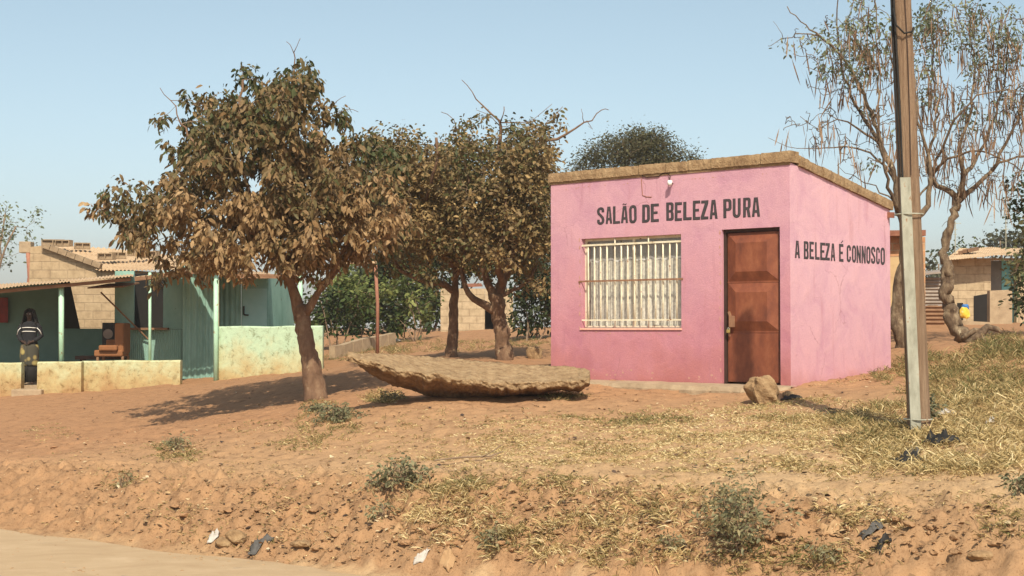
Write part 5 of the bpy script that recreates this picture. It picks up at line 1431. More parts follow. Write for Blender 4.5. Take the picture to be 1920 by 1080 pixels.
# roof sheets; one narrow slit is left between the last two
mb = MB(); corr(mb, P(-150, 556, 29.8), P(250, 519, 29.8), P(250, 513, 33.9), P(-150, 545, 33.9), 62, .012, 3, .05); mb.build("roof", M['tin'], gh, solid=.004)
zr = lambda x, y: 0
fl_ = P(251, 520, 29.98); fr_ = P(414, 498.5, 29.98); bl_ = P(251, 510, 33.6); br_ = P(414, 488, 33.6)
def rp(X, Y):
    """height of the second roof plane"""
    u = (X - fl_.x) / (fr_.x - fl_.x); v = (Y - 29.98) / 3.62
    return Vector((X, Y, fl_.z + (fr_.z - fl_.z) * u + (bl_.z - fl_.z) * v))
xs_ = lambda Y: -7.26 - (Y - 32) * .67
yl_ = lambda X: 32 - (X + 7.26) / .67
mb = MB(); nu_ = 100; vs = []; fs = []
for i in range(nu_ + 1):
    X = fl_.x + (-6.02 - fl_.x) * i / nu_; y1_ = min(33.6, max(yl_(X), 30.05))
    for v in (0, .5, 1): q = rp(X, 29.98 + (y1_ - 29.98) * v); q.z += .01 * sin(2 * pi * i / 6); vs.append(q)
for i in range(nu_):
    for k in (0, 1): fs.append([i * 3 + k, i * 3 + 3 + k, i * 3 + 4 + k, i * 3 + 1 + k])
mb.add(vs, fs); mb.build("roof", M['tin'], gh, solid=.004)
mb = MB(); mb.add([rp(-6.02, 30.25), rp(-6.02, 33.6), rp(xs_(33.6) + .10, 33.6), rp(xs_(30.25) + .09, 30.25)], [[0, 1, 2, 3]]); mb.build("roof", M['tin'], gh, solid=.012)
mb = MB(); corr(mb, P(408, 511.5, 31.2), P(508, 519, 31.2), P(506, 511, 34.4), P(408, 503, 34.4), 15, .012); mb.build("roof", M['tin'], gh, solid=.004)
mb = MB(); mb.bar(P(430, 517.5, 30.3), P(572, 518.5, 30.1), .05, .09); mb.build("beam", M['wood'], gh)
mb = MB(); mb.bar(P(-140, 560, 29.95), P(245, 523.5, 29.95), .05, .07); mb.bar(P(253, 523.5, 29.95), P(410, 504, 29.95), .05, .08); mb.build("beam", M['wood'], gh)
mb = MB(); mb.bar(P(3, 560, 33.55), P(3, 605, 33.55), .02); 
mb.hexa([P(-6, 605, 33.5), P(15, 605, 33.5), P(15, 605, 33.55), P(-6, 605, 33.55)], [P(-6, 558, 33.5), P(15, 558, 33.5), P(15, 558, 33.55), P(-6, 558, 33.55)])
o = mb.build("wall_poster", rough_mat("red_poster", [(0.05, 0.02, 0.02), (0.3, 0.04, 0.03)], 1.8, .7, 0), gh)

# veranda things
p = P(212, 668, 31.4)
ch = thing("armchair", (p.x, 31.4, FLOOR_Z), "orange brown armchair behind the veranda parapet", "armchair")
zz = lambda py: P(212, py, 31.4).z
mb = MB(); mb.cbox((PX(210, 31.4), 31.4, zz(662)), (.62, .55, .14), ch=.03); mb.build("seat", M['orange'], ch, smooth=False)
mb = MB(); mb.cbox((PX(229, 31.4), 31.45, zz(634)), (.2, .6, .66), ch=.04); mb.build("backrest", M['orange'], ch)
mb = MB(); mb.cbox((PX(211, 31.4), 31.75, zz(648)), (.45, .12, .26), ch=.03); mb.cbox((PX(211, 31.4), 31.1, zz(652)), (.4, .12, .12), ch=.03); mb.build("armrest", M['orange'], ch)
for dx in (-.27, .27):
    for dy in (-.22, .22):
        mb = MB(); mb.bar((p.x + dx, 31.4 + dy, FLOOR_Z), (p.x + dx, 31.4 + dy, zz(662) - .06), .05); mb.build("leg", M['wood'], ch)
# a bench with a loudspeaker
p = P(195, 670, 32.0)
be = thing("bench", (p.x, 32.05, FLOOR_Z), "dark wooden bench along the back of the veranda", "bench")
mb = MB(); zt_ = P(195, 667, 32.05).z; mb.box((PX(192, 32.05), 32.05, zt_ - .04), (1.1, .35, .08)); mb.build("seat", M['rustdark'], be)
for dx in (-.48, .48):
    mb = MB(); mb.bar((p.x + dx, 32.05, FLOOR_Z), (p.x + dx, 32.05, zt_ - .08), .06, .3); mb.build("leg", M['rustdark'], be)
ls_ = thing("loudspeaker", (PX(206, 32.05), 32.05, zt_), "black loudspeaker box standing on the veranda bench", "loudspeaker")
h_sp = P(206, 605, 32.05).z - zt_
mb = MB(); mb.cbox((PX(206, 32.05), 32.05, zt_ + h_sp / 2), (.27, .25, h_sp), ch=.012); mb.build("cabinet", M['black'], ls_)
mb = MB(); cc = Vector((PX(206, 32.05), 31.92, zt_ + h_sp * .66))
mb.tube([cc + Vector((0, -.012, 0)), cc + Vector((0, .0, 0))], [.105, .11], 24); mb.tube([cc + Vector((0, -.016, 0)), cc + Vector((0, -.013, 0))], [.045, .05], 16); mb.build("speaker_cone", M['greytin'], ls_)

# ---- person standing in the veranda doorway
def person():
    Yp = 30.55
    base = Vector((PX(56, Yp), Yp, FLOOR_Z))
    r = thing("person", base, "person in black striped top and patterned skirt standing in the veranda doorway", "person")
    s = 1.60
    B = lambda x, y, z: base + Vector((x, y, z))
    # body skeleton, facing the camera (-Y)
    bm = bmesh.new(); sk = bm.verts.layers.skin.verify()
    J = {}
    def j(n, x, y, z, rx, ry=None):
        v = bm.verts.new((x, y, z)); J[n] = v; v[sk].radius = (rx, ry or rx); return v
    j('pelvis', 0, 0, .86, .125, .10); j('waist', 0, 0, 1.0, .11, .085); j('chest', 0, .0, 1.18, .135, .095); j('shoulder', 0, .01, 1.28, .10, .075)
    j('neck', 0, .0, 1.355, .048); j('skull0', 0, -.01, 1.42, .062, .07); j('skull1', 0, -.005, 1.49, .078, .09); j('skull2', 0, 0, 1.55, .055, .07)
    for sd in (-1, 1):
        n = str(sd)
        j('sh' + n, sd * .155, .01, 1.27, .052); j('el' + n, sd * .225, .03, 1.03, .038); j('wr' + n, sd * .12, -.12, .92, .025); j('pa' + n, sd * .075, -.15, .895, .032, .018)
        j('hip' + n, sd * .08, 0, .80, .085); j('kn' + n, sd * .085, -.01, .45, .055); j('an' + n, sd * .085, .02, .07, .035); j('toe' + n, sd * .095, -.13, .035, .03, .025)
    E = [('pelvis', 'waist'), ('waist', 'chest'), ('chest', 'shoulder'), ('shoulder', 'neck'), ('neck', 'skull0'), ('skull0', 'skull1'), ('skull1', 'skull2')]
    for n in ('-1', '1'):
        E += [('shoulder', 'sh' + n), ('sh' + n, 'el' + n), ('el' + n, 'wr' + n), ('wr' + n, 'pa' + n), ('pelvis', 'hip' + n), ('hip' + n, 'kn' + n), ('kn' + n, 'an' + n), ('an' + n, 'toe' + n)]
        sd = int(n)
        for k in range(4):
            a = j('f%s%d' % (n, k), sd * (.045 - .004 * k), -.165 - .002 * k, .915 - .017 * k, .0085); b = j('g%s%d' % (n, k), sd * (.012 - .003 * k), -.172, .905 - .018 * k, .0075)
            E += [('pa' + n, 'f%s%d' % (n, k)), ('f%s%d' % (n, k), 'g%s%d' % (n, k))]
        j('t' + n, sd * .06, -.17, .93, .009); j('u' + n, sd * .035, -.185, .945, .0085); E += [('pa' + n, 't' + n), ('t' + n, 'u' + n)]
    for a, b in E: bm.edges.new((J[a], J[b]))
    J['pelvis'][sk].use_root = True
    me = bpy.data.meshes.new("body"); bm.to_mesh(me); bm.free()
    o = bpy.data.objects.new("body", me); COL.objects.link(o); o.parent = r
    md = o.modifiers.new("skin", 'SKIN'); md.use_smooth_shade = True
    sb = o.modifiers.new("sub", 'SUBSURF'); sb.levels = 2; sb.render_levels = 2
    me.materials.append(rough_mat("dark_skin", [(0.045, 0.025, 0.018), (0.06, 0.033, 0.024)], 6, .5, 0))
    # face pieces
    mb = MB(); mb.tube([B(0, -.085, 1.50), B(0, -.108, 1.468), B(0, -.09, 1.462)], [.008, .014, .01], 8)
    for sd in (-1, 1): mb.tube([B(sd * .078, 0, 1.5), B(sd * .088, .005, 1.48), B(sd * .078, 0, 1.455)], [.01, .014, .008], 6)
    mb.tube([B(-.025, -.082, 1.435), B(0, -.092, 1.438), B(.025, -.082, 1.435)], [.005, .009, .005], 6)
    mb.build("facial_features", bpy.data.materials["dark_skin"], r, smooth=True)
    mb = MB()
    for sd in (-1, 1): mb.tube([B(sd * .032 - .01, -.083, 1.497), B(sd * .032, -.088, 1.497), B(sd * .032 + .01, -.083, 1.497)], [.002, .004, .002], 6)
    mb.build("eyes", M['white'], r, smooth=True)
    # long hair falling on the shoulders
    def loft(rings, n=28):
        m = MB(); vs = []; fs = []
        for (cx, cy, z, rx, ry, a0, a1) in rings:
            for i in range(n + 1):
                a = radians(a0 + (a1 - a0) * i / n); vs.append(B(cx + rx * sin(a), cy - ry * cos(a), z))
        for k in range(len(rings) - 1):
            for i in range(n):
                a = k * (n + 1) + i; fs.append([a, a + 1, a + n + 2, a + n + 1])
        m.add(vs, fs); return m
    m = loft([(0, .02, 1.61, .01, .01, 0, 360), (0, .015, 1.60, .06, .065, 25, 335), (0, .01, 1.57, .10, .105, 38, 322), (0, .01, 1.49, .125, .118, 46, 314), (0, .015, 1.41, .145, .118, 48, 312), (0, .02, 1.33, .17, .12, 50, 310), (0, .02, 1.25, .18, .13, 56, 304)])
    m.build("hair", M['black'], r, smooth=True, solid=.018)
    # top with sleeves
    top_m = rough_mat("black_cloth", [(0.010, 0.010, 0.012), (0.018, 0.018, 0.02)], 6, .9, .3)
    m = loft([(0, .005, 1.345, .07, .065, 0, 360), (0, .005, 1.32, .12, .085, 0, 360), (0, .005, 1.27, .175, .11, 0, 360), (0, 0, 1.18, .165, .125, 0, 360), (0, 0, 1.05, .15, .12, 0, 360), (0, 0, .93, .16, .13, 0, 360), (0, 0, .86, .175, .145, 0, 360)])
    for sd in (-1, 1): m.tube([B(sd * .14, .01, 1.28), B(sd * .195, .015, 1.2), B(sd * .235, .03, 1.03), B(sd * .18, -.05, .97), B(sd * .125, -.115, .925)], [.06, .062, .055, .048, .04], 12)
    tp = m.build("top", top_m, r, smooth=True)
    m = MB()
    for z, w in ((1.205, .155), (1.125, .15)):
        m.tube([B(w * sin(radians(a)) * 1.03, -.133 * cos(radians(a)), z + .006 * cos(radians(a * 2))) for a in np.linspace(-66, 66, 20)], .008, 6)
    for sd in (-1, 1): m.tube([B(sd * .17, -.06, 1.205), B(sd * .225, -.045, 1.15), B(sd * .262, -.02, 1.06)], .008, 6)
    m.build("white_stripes", M['white'], tp, smooth=True)
    # skirt with a printed wrap, dark lower part
    wm, wn_, wl_, wb = new_mat("printed_wrap"); tc = wn_.new("ShaderNodeTexCoord")
    vo = wn_.new("ShaderNodeTexVoronoi"); vo.inputs['Scale'].default_value = 7; wl_.new(tc.outputs['Object'], vo.inputs[0])
    rr_ = ramp(wn_, [(0.25, (0.34, 0.27, 0.09)), (0.42, (0.22, 0.16, 0.06)), (0.5, (0.05, 0.045, 0.03))]); wl_.new(vo.outputs[0], rr_.inputs[0]); wl_.new(rr_.outputs[0], wb.inputs[0]); wb.inputs['Roughness'].default_value = .9
    m = loft([(0, 0, .90, .155, .125, 0, 360), (0, 0, .80, .19, .15, 0, 360), (0, 0, .62, .195, .155, 0, 360), (0, 0, .44, .19, .155, 0, 360), (0, 0, .40, .187, .15, 0, 360)])
    m.build("skirt", wm, r, smooth=True, solid=.006)
    m = loft([(0, 0, .46, .175, .14, 0, 360), (0, 0, .25, .175, .14, 0, 360), (0, 0, .06, .18, .145, 0, 360)])
    m.build("underskirt", M['dark'], r, smooth=True, solid=.006)
person()

# ---- block house behind the green house
bh = thing("block_house", (PX(150, 37), 37, gz(PX(150, 37), 37)), "sandy cement block house with loose blocks weighting its tin roof, left", "building")
mb = MB()
A = [(57, 463), (82, 460), (110, 470), (150, 485), (186, 502), (420, 520), (420, 640), (50, 640)]
fr_pts = [P(x, y, 36.2) for x, y in A]; bk = [p + Vector((0, .2, 0)) for p in fr_pts]; k = len(A)
mb.add(fr_pts + bk, [list(range(k)), list(range(2 * k - 1, k - 1, -1))] + [[i, i + k, (i + 1) % k + k, (i + 1) % k] for i in range(k)])
mb.hexa([P(50, 640, 36.41), P(53, 640, 36.41), P(53, 640, 40), P(50, 640, 40)], [P(57, 464, 36.41), P(60, 464, 36.41), P(70, 470, 40), P(67, 470, 40)])
mb.build("wall", M['block'], bh)
mb = MB(); rg = np.random.default_rng(31)
pa = P(80, 459, 36.15); pb_ = P(190, 499, 36.15); n = 7
for i in range(n):
    a = pa + (pb_ - pa) * (i / n + .004); b = pa + (pb_ - pa) * ((i + 1) / n - .004)
    mb.bar(a, b, .13, .2 + .015 * rg.random(), up=(0, 1, 0))
mb.build("gable_coping", M['brick'], bh)
mb = MB(); corr(mb, P(181, 506, 36.0), P(430, 511, 36.0), P(430, 486, 41), P(92, 457, 40.5), 34, .02, 3, .06); 
mb.build("roof", M['tin'], bh, solid=.004)
def hollow_block(px, py, Y, rz, label, L=.42, Hh=.17):
    p = P(px, py, Y); mb = MB()
    R = Matrix.Rotation(rz, 3, 'Z')
    def bx_(cx, cy, cz, sx, sy, sz):
        mb.box(p + R @ Vector((cx, cy, cz)), (sx, sy, sz), rz)
    D = .16
    bx_(0, 0, Hh / 2, L, D, Hh)   # core body
    # recessed cores read as dark hollows on the near face: rims proud of the body
    t = .028
    bx_(0, -D / 2 - .03, t / 2, L, .058, t); bx_(0, -D / 2 - .03, Hh - t / 2, L, .058, t)
    for cx in (-L / 2 + t / 2, 0, L / 2 - t / 2): bx_(cx, -D / 2 - .03, Hh / 2, t, .058, Hh - 2 * t - .002)
    o = mb.build("cement_block", M['brick']); tag(o, label, "cement block", "loose blocks on the tin roof"); own_origin(o, p)
for args in ((100, 461, 39.2, .2, "cement block at the left end of the tin roof ridge", .6, .17), (121, 462, 39.0, -.2, "cement block second from the left on the tin roof ridge"), (154, 467, 39.3, .35, "hollow cement block lying alone in the middle of the tin roof ridge"),
             (201, 487, 37.2, -.2, "cement block on the lower slope of the tin roof"), (221, 485, 37.5, .3, "hollow cement block just right of the one on the lower roof slope"), (255, 480, 37.8, .1, "cement block next to the overhanging leaves of the dusty tree"), (285, 483, 38.2, -.3, "cement block half hidden by the leaves of the dusty tree")):
    # rest each block on the sheet
    px, py, Y = args[:3]; hollow_block(px, py, Y, args[3], args[4], *(args[5:]))
mb = MB(); a = P(49, 640, 36.6); b = P(53, 474, 36.6); mb.tube([a, P(50, 560, 36.6), P(56, 520, 36.6), b], .06, 10); mb.build("drainpipe", M['redpost'], bh, smooth=True)
mb = MB(); c = P(50, 464, 36.7); mb.cbox(c, (.3, .3, .29), ch=.02); mb.build("water_tank", M['cement'], bh)

# ================================================================== BACKGROUND CENTRE
cw_ = thing("ruined_block_house", (PX(895, 42), 42, gz(PX(895, 42), 42)), "roofless pale block house seen between the trunks of the two dry trees", "building")
mb = MB(); Yw = 42
def wq(x0, x1, y0, y1, Y=Yw, th=.2):
    mb.hexa([P(x0, y1, Y), P(x1, y1, Y), P(x1, y1, Y) + Vector((0, th, 0)), P(x0, y1, Y) + Vector((0, th, 0))], [P(x0, y0, Y), P(x1, y0, Y), P(x1, y0, Y) + Vector((0, th, 0)), P(x0, y0, Y) + Vector((0, th, 0))])
wq(826, 909, 541, 632); wq(925.5, 962, 541, 632); wq(909.5, 925, 541, 582)
mb.hexa([P(826, 632, Yw + .21), P(830, 632, Yw + .21), P(830, 632, Yw + 3), P(826, 632, Yw + 3)], [P(826, 541, Yw + .21), P(830, 541, Yw + .21), P(830, 541, Yw + 3), P(826, 541, Yw + 3)])
mb.build("wall", M['block2'], cw_)
mb = MB(); mb.hexa([P(908, 632, Yw + .5), P(927, 632, Yw + .5), P(927, 632, Yw + .55), P(908, 632, Yw + .55)], [P(908, 580, Yw + .5), P(927, 580, Yw + .5), P(927, 580, Yw + .55), P(908, 580, Yw + .55)]); mb.build("doorway", M['dark'], cw_)
mb = MB(); mb.hexa([P(868, 539, Yw), P(904, 537, Yw), P(902, 533, Yw + 1), P(868, 534, Yw + 1)], [P(868, 536, Yw), P(904, 534, Yw), P(902, 531, Yw + 1), P(868, 532, Yw + 1)]); mb.build("roof_sheet", M['redtin'], cw_)
# rusty post with a sheet on top
p = Vector((PX(708, 33), 33, gz(PX(708, 33), 33)))
rp_ = thing("rusty_post", p, "thin rusty post carrying a tan roof sheet end, left of the long dry limb", "post")
mb = MB(); mb.tube([p - Vector((0, 0, .1)), P(708, 570, 33), P(704, 497, 33)], .04, 8); mb.build("post", M['redpost'], rp_, smooth=True)
mb = MB(); mb.bar(P(640, 493, 33), P(706, 492, 33), .2, .05); mb.build("sheet_end", M['tin'], rp_)
# low kerb climbing away
mb = MB(); rg = np.random.default_rng(9); a = Vector((PX(622, 33), 33, 0)); b = Vector((PX(738, 36), 36, 0))
for i in range(7):
    t0, t1 = i / 7 + .01, (i + 1) / 7 - .01; p0 = a + (b - a) * t0; p1 = a + (b - a) * t1
    p0.z = gz(p0.x, p0.y) + .13 + .03 * rg.random(); p1.z = gz(p1.x, p1.y) + .13 + .03 * rg.random(); mb.bar(p0, p1, .16, .3)
o = mb.build("kerb_wall", M['cement']); tag(o, "low broken cement kerb running up to the foot of the rusty post", "kerb"); own_origin(o, (a + b) / 2 + Vector((0, 0, gz((a.x + b.x) / 2, (a.y + b.y) / 2))))

# ================================================================== BACKGROUND RIGHT
Yb = 31
br = thing("brick_house", (PX(1690, Yb), Yb, gz(PX(1690, Yb), Yb)), "ochre plastered house with bare orange bricks and rusty roof edge behind the pink shop", "building")
mb = MB()
def q4(x0, x1, y0, y1, Y, th=.2, y0b=None, dY=0):
    y0b = y0 if y0b is None else y0b
    a, b, c, e = P(x0, y1, Y), P(x1, y1, Y + dY), P(x0, y0, Y), P(x1, y0b, Y + dY); v = Vector((0, th, 0))
    mb.hexa([a, b, b + v, a + v], [c, e, e + v, c + v])
q4(1500, 1733, 482, 640, Yb, 3.0); mb.build("wall", M['ochre'], br)
mb = MB(); q4(1500, 1733, 444, 481.8, Yb + .005, 2.99); q4(1726, 1735, 444, 640, Yb - .05, .04); mb.build("brick_band", M['redbrick'], br)
mb = MB(); q4(1498, 1736, 434, 442, Yb - .35, 3.6, 431); mb.build("roof", M['redtin'], br)
# tin shack
Ys = 33
sh = thing("tin_shack", (PX(1752, Ys), Ys, gz(PX(1752, Ys), Ys)), "patched corrugated tin shack between the brick house and the twisted trunk", "shed")
mb = MB(); corr(mb, P(1733, 572, Ys), P(1733, 520, Ys), P(1768, 520, Ys), P(1768, 572, Ys), 8, .02); 
mb.build("wall_sheet", M['greytin'], sh, solid=.004)
mb = MB(); corr(mb, P(1733, 640, Ys), P(1733, 573, Ys), P(1771, 573, Ys), P(1771, 640, Ys), 9, .022); mb.build("wall_sheet", M['wood'], sh, solid=.004)
mb = MB(); mb.hexa([P(1730, 516, Ys - .3), P(1768, 512, Ys - .3), P(1768, 508, Ys + 1), P(1730, 512, Ys + 1)], [P(1730, 513, Ys - .3), P(1768, 509, Ys - .3), P(1768, 505, Ys + 1), P(1730, 509, Ys + 1)]); mb.build("roof", M['greytin'], sh)
# block house with flat tin roof
Yh = 36
hh = thing("tin_roofed_house", (PX(1830, Yh), Yh, gz(PX(1830, Yh), Yh)), "grey block house with flat tin roof and teal door on the right", "building")
mb = MB(); q4(1772, 1858, 484, 640, Yh); q4(1906, 1960, 484, 640, Yh)
q4(1858.5, 1905.5, 484, 488, Yh); mb.build("wall", M['block2'], hh)
mb = MB(); q4(1858, 1878, 489, 640, Yh + .3, .1); mb.build("porch_wall", rough_mat("grey_plaster", [(0.15, 0.14, 0.12), (0.22, 0.2, 0.17)], 3, .9, .2), hh)
mb = MB(); q4(1878.5, 1906, 489, 640, Yh + .28, .1); mb.build("door", rough_mat("turquoise_door", [(0.16, 0.42, 0.42), (0.2, 0.5, 0.5)], 3, .6, .1), hh)
mb = MB(); corr(mb, P(1768, 487, Yh - .6), P(1965, 478, Yh - .6), P(1965, 462, Yh + 3.4), P(1800, 466, Yh + 3.4), 40, .008, 2, .08); mb.build("roof", M['tin'], hh, solid=.006)
mb = MB(); 
for x, y in ((1792, 480), (1800, 474), (1808, 471), (1818, 469)): mb.bar(P(x, y, Yh + 1), P(x + 14, y - 2.5, Yh + 1.6), .09)
mb.build("roof_battens", M['wood'], hh)
mb = MB(); q4(1856, 1898, 545, 640, Yh - 2.2, .2, 543); mb.build("yard_wall", M['cement'], hh)
mb = MB(); q4(1783, 1856, 600, 640, Yh - 2.6, .2, 604); mb.build("yard_wall", M['cement'], hh)
mb = MB(); q4(1826, 1856, 555, 640, Yh - .02, .015, 550); mb.build("painted_wall_shadow", M['dark'], hh)  # dark panel on the wall standing in for a slanted cast shadow
mb = MB(); q4(1795, 1806, 568, 600, Yh - .02, .015); mb.build("window", M['dark'], hh)
def antenna(px, py0, py1, Y, label, cross):
    b = P(px, py0, Y); r = thing("aerial", b, label, "aerial", "roof aerials on the right")
    mb = MB(); mb.tube([b, P(px, py1, Y)], .013, 6); mb.build("mast", M['galv'], r)
    mb = MB()
    for (y, w, dx) in cross: mb.bar(P(px - w + dx, y, Y), P(px + w + dx, y - .5, Y), .015)
    mb.build("crossbars", M['galv'], r)
antenna(1886, 470, 330, Yh + .2, "tall thin aerial mast on the flat tin roof", ((430, 5, 0), (395, 4, -2), (372, 6, 0)))
antenna(1791, 475, 415, Yh + .2, "short television aerial beside the twisted trunk", ((419, 8, 3), (431, 4, 0), (440, 3, 0)))
# bundle
p = Vector((PX(1809, 33), 33, gz(PX(1809, 33), 33)))
mb = MB(); rg = np.random.default_rng(4)
bz = P(1809, 600, 33).z
bd = thing("cloth_bundle", (p.x, p.y, bz - .02), "bright yellow and blue cloth bundle on the yard wall beside the twisted trunk", "bundle")
lump(mb, Vector((p.x, p.y, bz + .16)), (.25, .2, .31), rg, 3, .3, .3, .5); mb.build("yellow_cloth", rough_mat("yellow_cloth", [(0.6, 0.34, 0.03), (0.75, 0.5, 0.06), (0.7, 0.6, 0.35)], 9, .8, .3), bd)
mb = MB(); lump(mb, Vector((p.x + .02, p.y + .02, bz + .30)), (.2, .18, .13), rg, 3, .3, .3, .5); mb.build("blue_cloth", rough_mat("blue_cloth", [(0.03, 0.12, 0.35), (0.06, 0.2, 0.45)], 9, .8, .3), bd)
# the fallen branch by the twisted trunk
p = Vector((PX(1838, 24.5), 24.5, gz(PX(1838, 24.5), 24.5)))
mb = MB(); mb.tube([p + Vector((-.2, 0, .0)), p + Vector((0, 0, .18)), p + Vector((.12, 0, .3)), p + Vector((.3, .05, .26)), p + Vector((.36, 0, .2))], [.09, .08, .06, .05, .02], 8)
mb.tube([p + Vector((.02, 0, .15)), p + Vector((.05, -.1, .05)), p + Vector((.1, -.15, 0))], .04, 6); mb.tube([p + Vector((-.3, .05, .1)), p + Vector((-.1, 0, .24)), p + Vector((.05, 0, .22))], .05, 6)
o = mb.build("dead_stump", M['bark2'], smooth=True); tag(o, "broken grey stump lying right of the twisted trunk", "stump"); own_origin(o, p)

# ================================================================== GROUND COVER
rg = np.random.default_rng(900)
def scatter(regions):
    X = []; Y = []; Hh = []; Va = []; K = []
    for (cx, cy, rx, ry, n, h, va, lean) in regions:
        a = rg.random(n) * 2 * pi; r = np.sqrt(rg.random(n)) ** 0.9
        X.append(cx + rx * r * np.cos(a) * (1 + .15 * rg.normal(size=n))); Y.append(cy + ry * r * np.sin(a) * (1 + .15 * rg.normal(size=n)))
        Hh.append(np.full(n, h)); Va.append(np.full(n, va)); K.append(np.full(n, lean))
    X = np.concatenate(X); Y = np.concatenate(Y); at = np.stack([np.concatenate(Hh), np.concatenate(Va), np.concatenate(K)], 1)
    x = (X - 960) / F; y = (540 - Y) / F
    hit = ground_hits2(X, Y)
    return hit, at
def ground_hits2(pxs, pys):
    x = (pxs - 960) / F; y = (540 - pys) / F; ry = cp_ - y * sp_; rz = sp_ + y * cp_
    Ys = np.arange(8, 45, 0.06); out = np.full((len(pxs), 3), np.nan)
    for a in range(0, len(pxs), 3000):
        s_ = slice(a, a + 3000); k = Ys[None] / ry[s_, None]; X = x[s_, None] * k; Z = EYE + rz[s_, None] * k
        hh = lookup(X, np.broadcast_to(Ys[None], X.shape)); below = Z <= hh; ii = np.argmax(below, 1); ok = below.any(1) & (ii > 0); r = np.arange(X.shape[0])
        out[s_, 0] = np.where(ok, X[r, ii], np.nan); out[s_, 1] = np.where(ok, Ys[ii], np.nan)
    return out
grass_regions = [
    (1130, 830, 250, 50, 1400, .045, .8, 1.0), (1380, 800, 220, 42, 1400, .05, .82, 1.0), (1560, 830, 180, 60, 1300, .06, .74, 1.0), (1180, 785, 120, 14, 350, .06, .35, .8),
    (1500, 770, 120, 25, 500, .07, .6, .9), (1350, 860, 200, 35, 600, .05, .72, 1.2), (1000, 860, 200, 30, 450, .05, .7, 1.2), (1650, 790, 90, 30, 600, .13, .5, .7),
    (1780, 850, 190, 50, 1100, .15, .66, .8), (1700, 840, 130, 40, 500, .14, .6, .8), (1860, 780, 120, 50, 850, .17, .64, .7), (1850, 700, 120, 36, 1000, .14, .36, .7), (1800, 730, 110, 30, 500, .11, .36, .7), (1890, 650, 60, 20, 260, .2, .3, .6),
    (1740, 690, 60, 26, 320, .16, .35, .6), (1660, 700, 30, 14, 80, .12, .4, .7), (1560, 705, 80, 12, 120, .05, .55, 1.), (1840, 665, 40, 14, 130, .18, .3, .6),
    (960, 912, 170, 14, 380, .07, .45, .8), (1150, 925, 200, 16, 300, .06, .6, 1.0), (840, 960, 90, 45, 170, .13, .74, .9), (800, 1010, 70, 40, 110, .13, .74, .9), (900, 1020, 90, 40, 120, .13, .7, 1.), (1060, 1020, 110, 45, 110, .12, .74, .9),
    (1200, 1000, 120, 50, 120, .12, .72, 1.0), (1280, 950, 120, 26, 140, .08, .6, 1.), (1150, 1060, 160, 22, 110, .1, .7, .9), (1500, 1060, 150, 26, 160, .08, .55, 1.), (1620, 980, 90, 20, 120, .09, .7, 1.), (1880, 985, 50, 30, 60, .08, .5, 1.),
    (610, 800, 60, 30, 220, .08, .4, .8), (560, 830, 50, 20, 110, .07, .5, .9), (330, 850, 50, 16, 110, .07, .45, .9), (90, 810, 50, 16, 70, .05, .5, 1.), (230, 905, 30, 12, 60, .07, .4, .9), (480, 800, 60, 14, 50, .05, .5, 1),
    (720, 745, 34, 14, 220, .10, .42, .8), (1060, 742, 44, 7, 200, .07, .45, .8), (820, 650, 180, 10, 420, .12, .42, .7), (700, 655, 60, 14, 300, .16, .3, .6), (980, 640, 50, 8, 90, .1, .4, .7), (650, 672, 50, 9, 160, .13, .3, .6),
    (600, 760, 30, 8, 70, .1, .4, .8), (900, 830, 250, 60, 520, .05, .6, 1.1), (500, 880, 400, 60, 420, .04, .55, 1.2), (700, 980, 500, 60, 420, .05, .55, 1.1), (1500, 930, 420, 50, 260, .05, .6, 1.2),
]
hit, at = scatter(grass_regions)
m_ = ~np.isnan(hit[:, 0]); hit = hit[m_]; at = at[m_]
# keep grass off the road and out of the houses
s_ = (hit[:, 0] - RO[0]) * RN[0] + (hit[:, 1] - RO[1]) * RN[1]
rel = hit[:, :2] - np.array([C0.x, C0.y]); tu = rel @ np.array(UD[:2]); tv = rel @ np.array(VD[:2])
ok = (s_ > .12) & ~((tu > -.03) & (tu < LW + .05) & (tv > -.03) & (tv < LS + .05)) & ~((tu > .15) & (tu < LW) & (tv > -.66) & (tv < 0))
hit = hit[ok]; at = at[ok]
clump = fbm(hit[:, 0] * 2.2, hit[:, 1] * 2.2, 33, 3)
ok = rg.random(len(hit)) < np.clip(.75 + 1.3 * clump, .12, 1); hit = hit[ok]; at = at[ok]; clump = clump[ok]
hit[:, 2] = H(hit[:, 0], hit[:, 1])
nb = 9; N = len(hit)
B = np.repeat(hit, nb, 0) + np.concatenate([rg.normal(size=(N * nb, 2)) * .03, np.zeros((N * nb, 1))], 1); B[:, 2] = H(B[:, 0], B[:, 1]) - .005
A_ = np.repeat(at, nb, 0); ang = rg.random(N * nb) * 2 * pi; ln = A_[:, 2] * (.5 + 1.1 * rg.random(N * nb))
D = norm(np.stack([np.cos(ang) * ln, np.sin(ang) * ln, .75 + .4 * rg.random(N * nb)], 1))
L = A_[:, 0] * (.45 + .9 * rg.random(N * nb)); W = .0035 + .0045 * rg.random(N * nb)
va = np.clip(A_[:, 1] - .04 + .2 * rg.normal(size=N * nb) + np.repeat(-.25 * clump + .1 * rg.normal(size=N), nb), 0, 1)
g = leaf_arrays(B, D, L * 1.25, W * 1.5, .5 + rg.random(N * nb), va, rg)
o = leaves_obj("dry_grass", [g], M['grass']); tag(o, "short dry straw coloured grass scattered over the red soil", "grass", kind="stuff")
print("grass blades", N * nb)

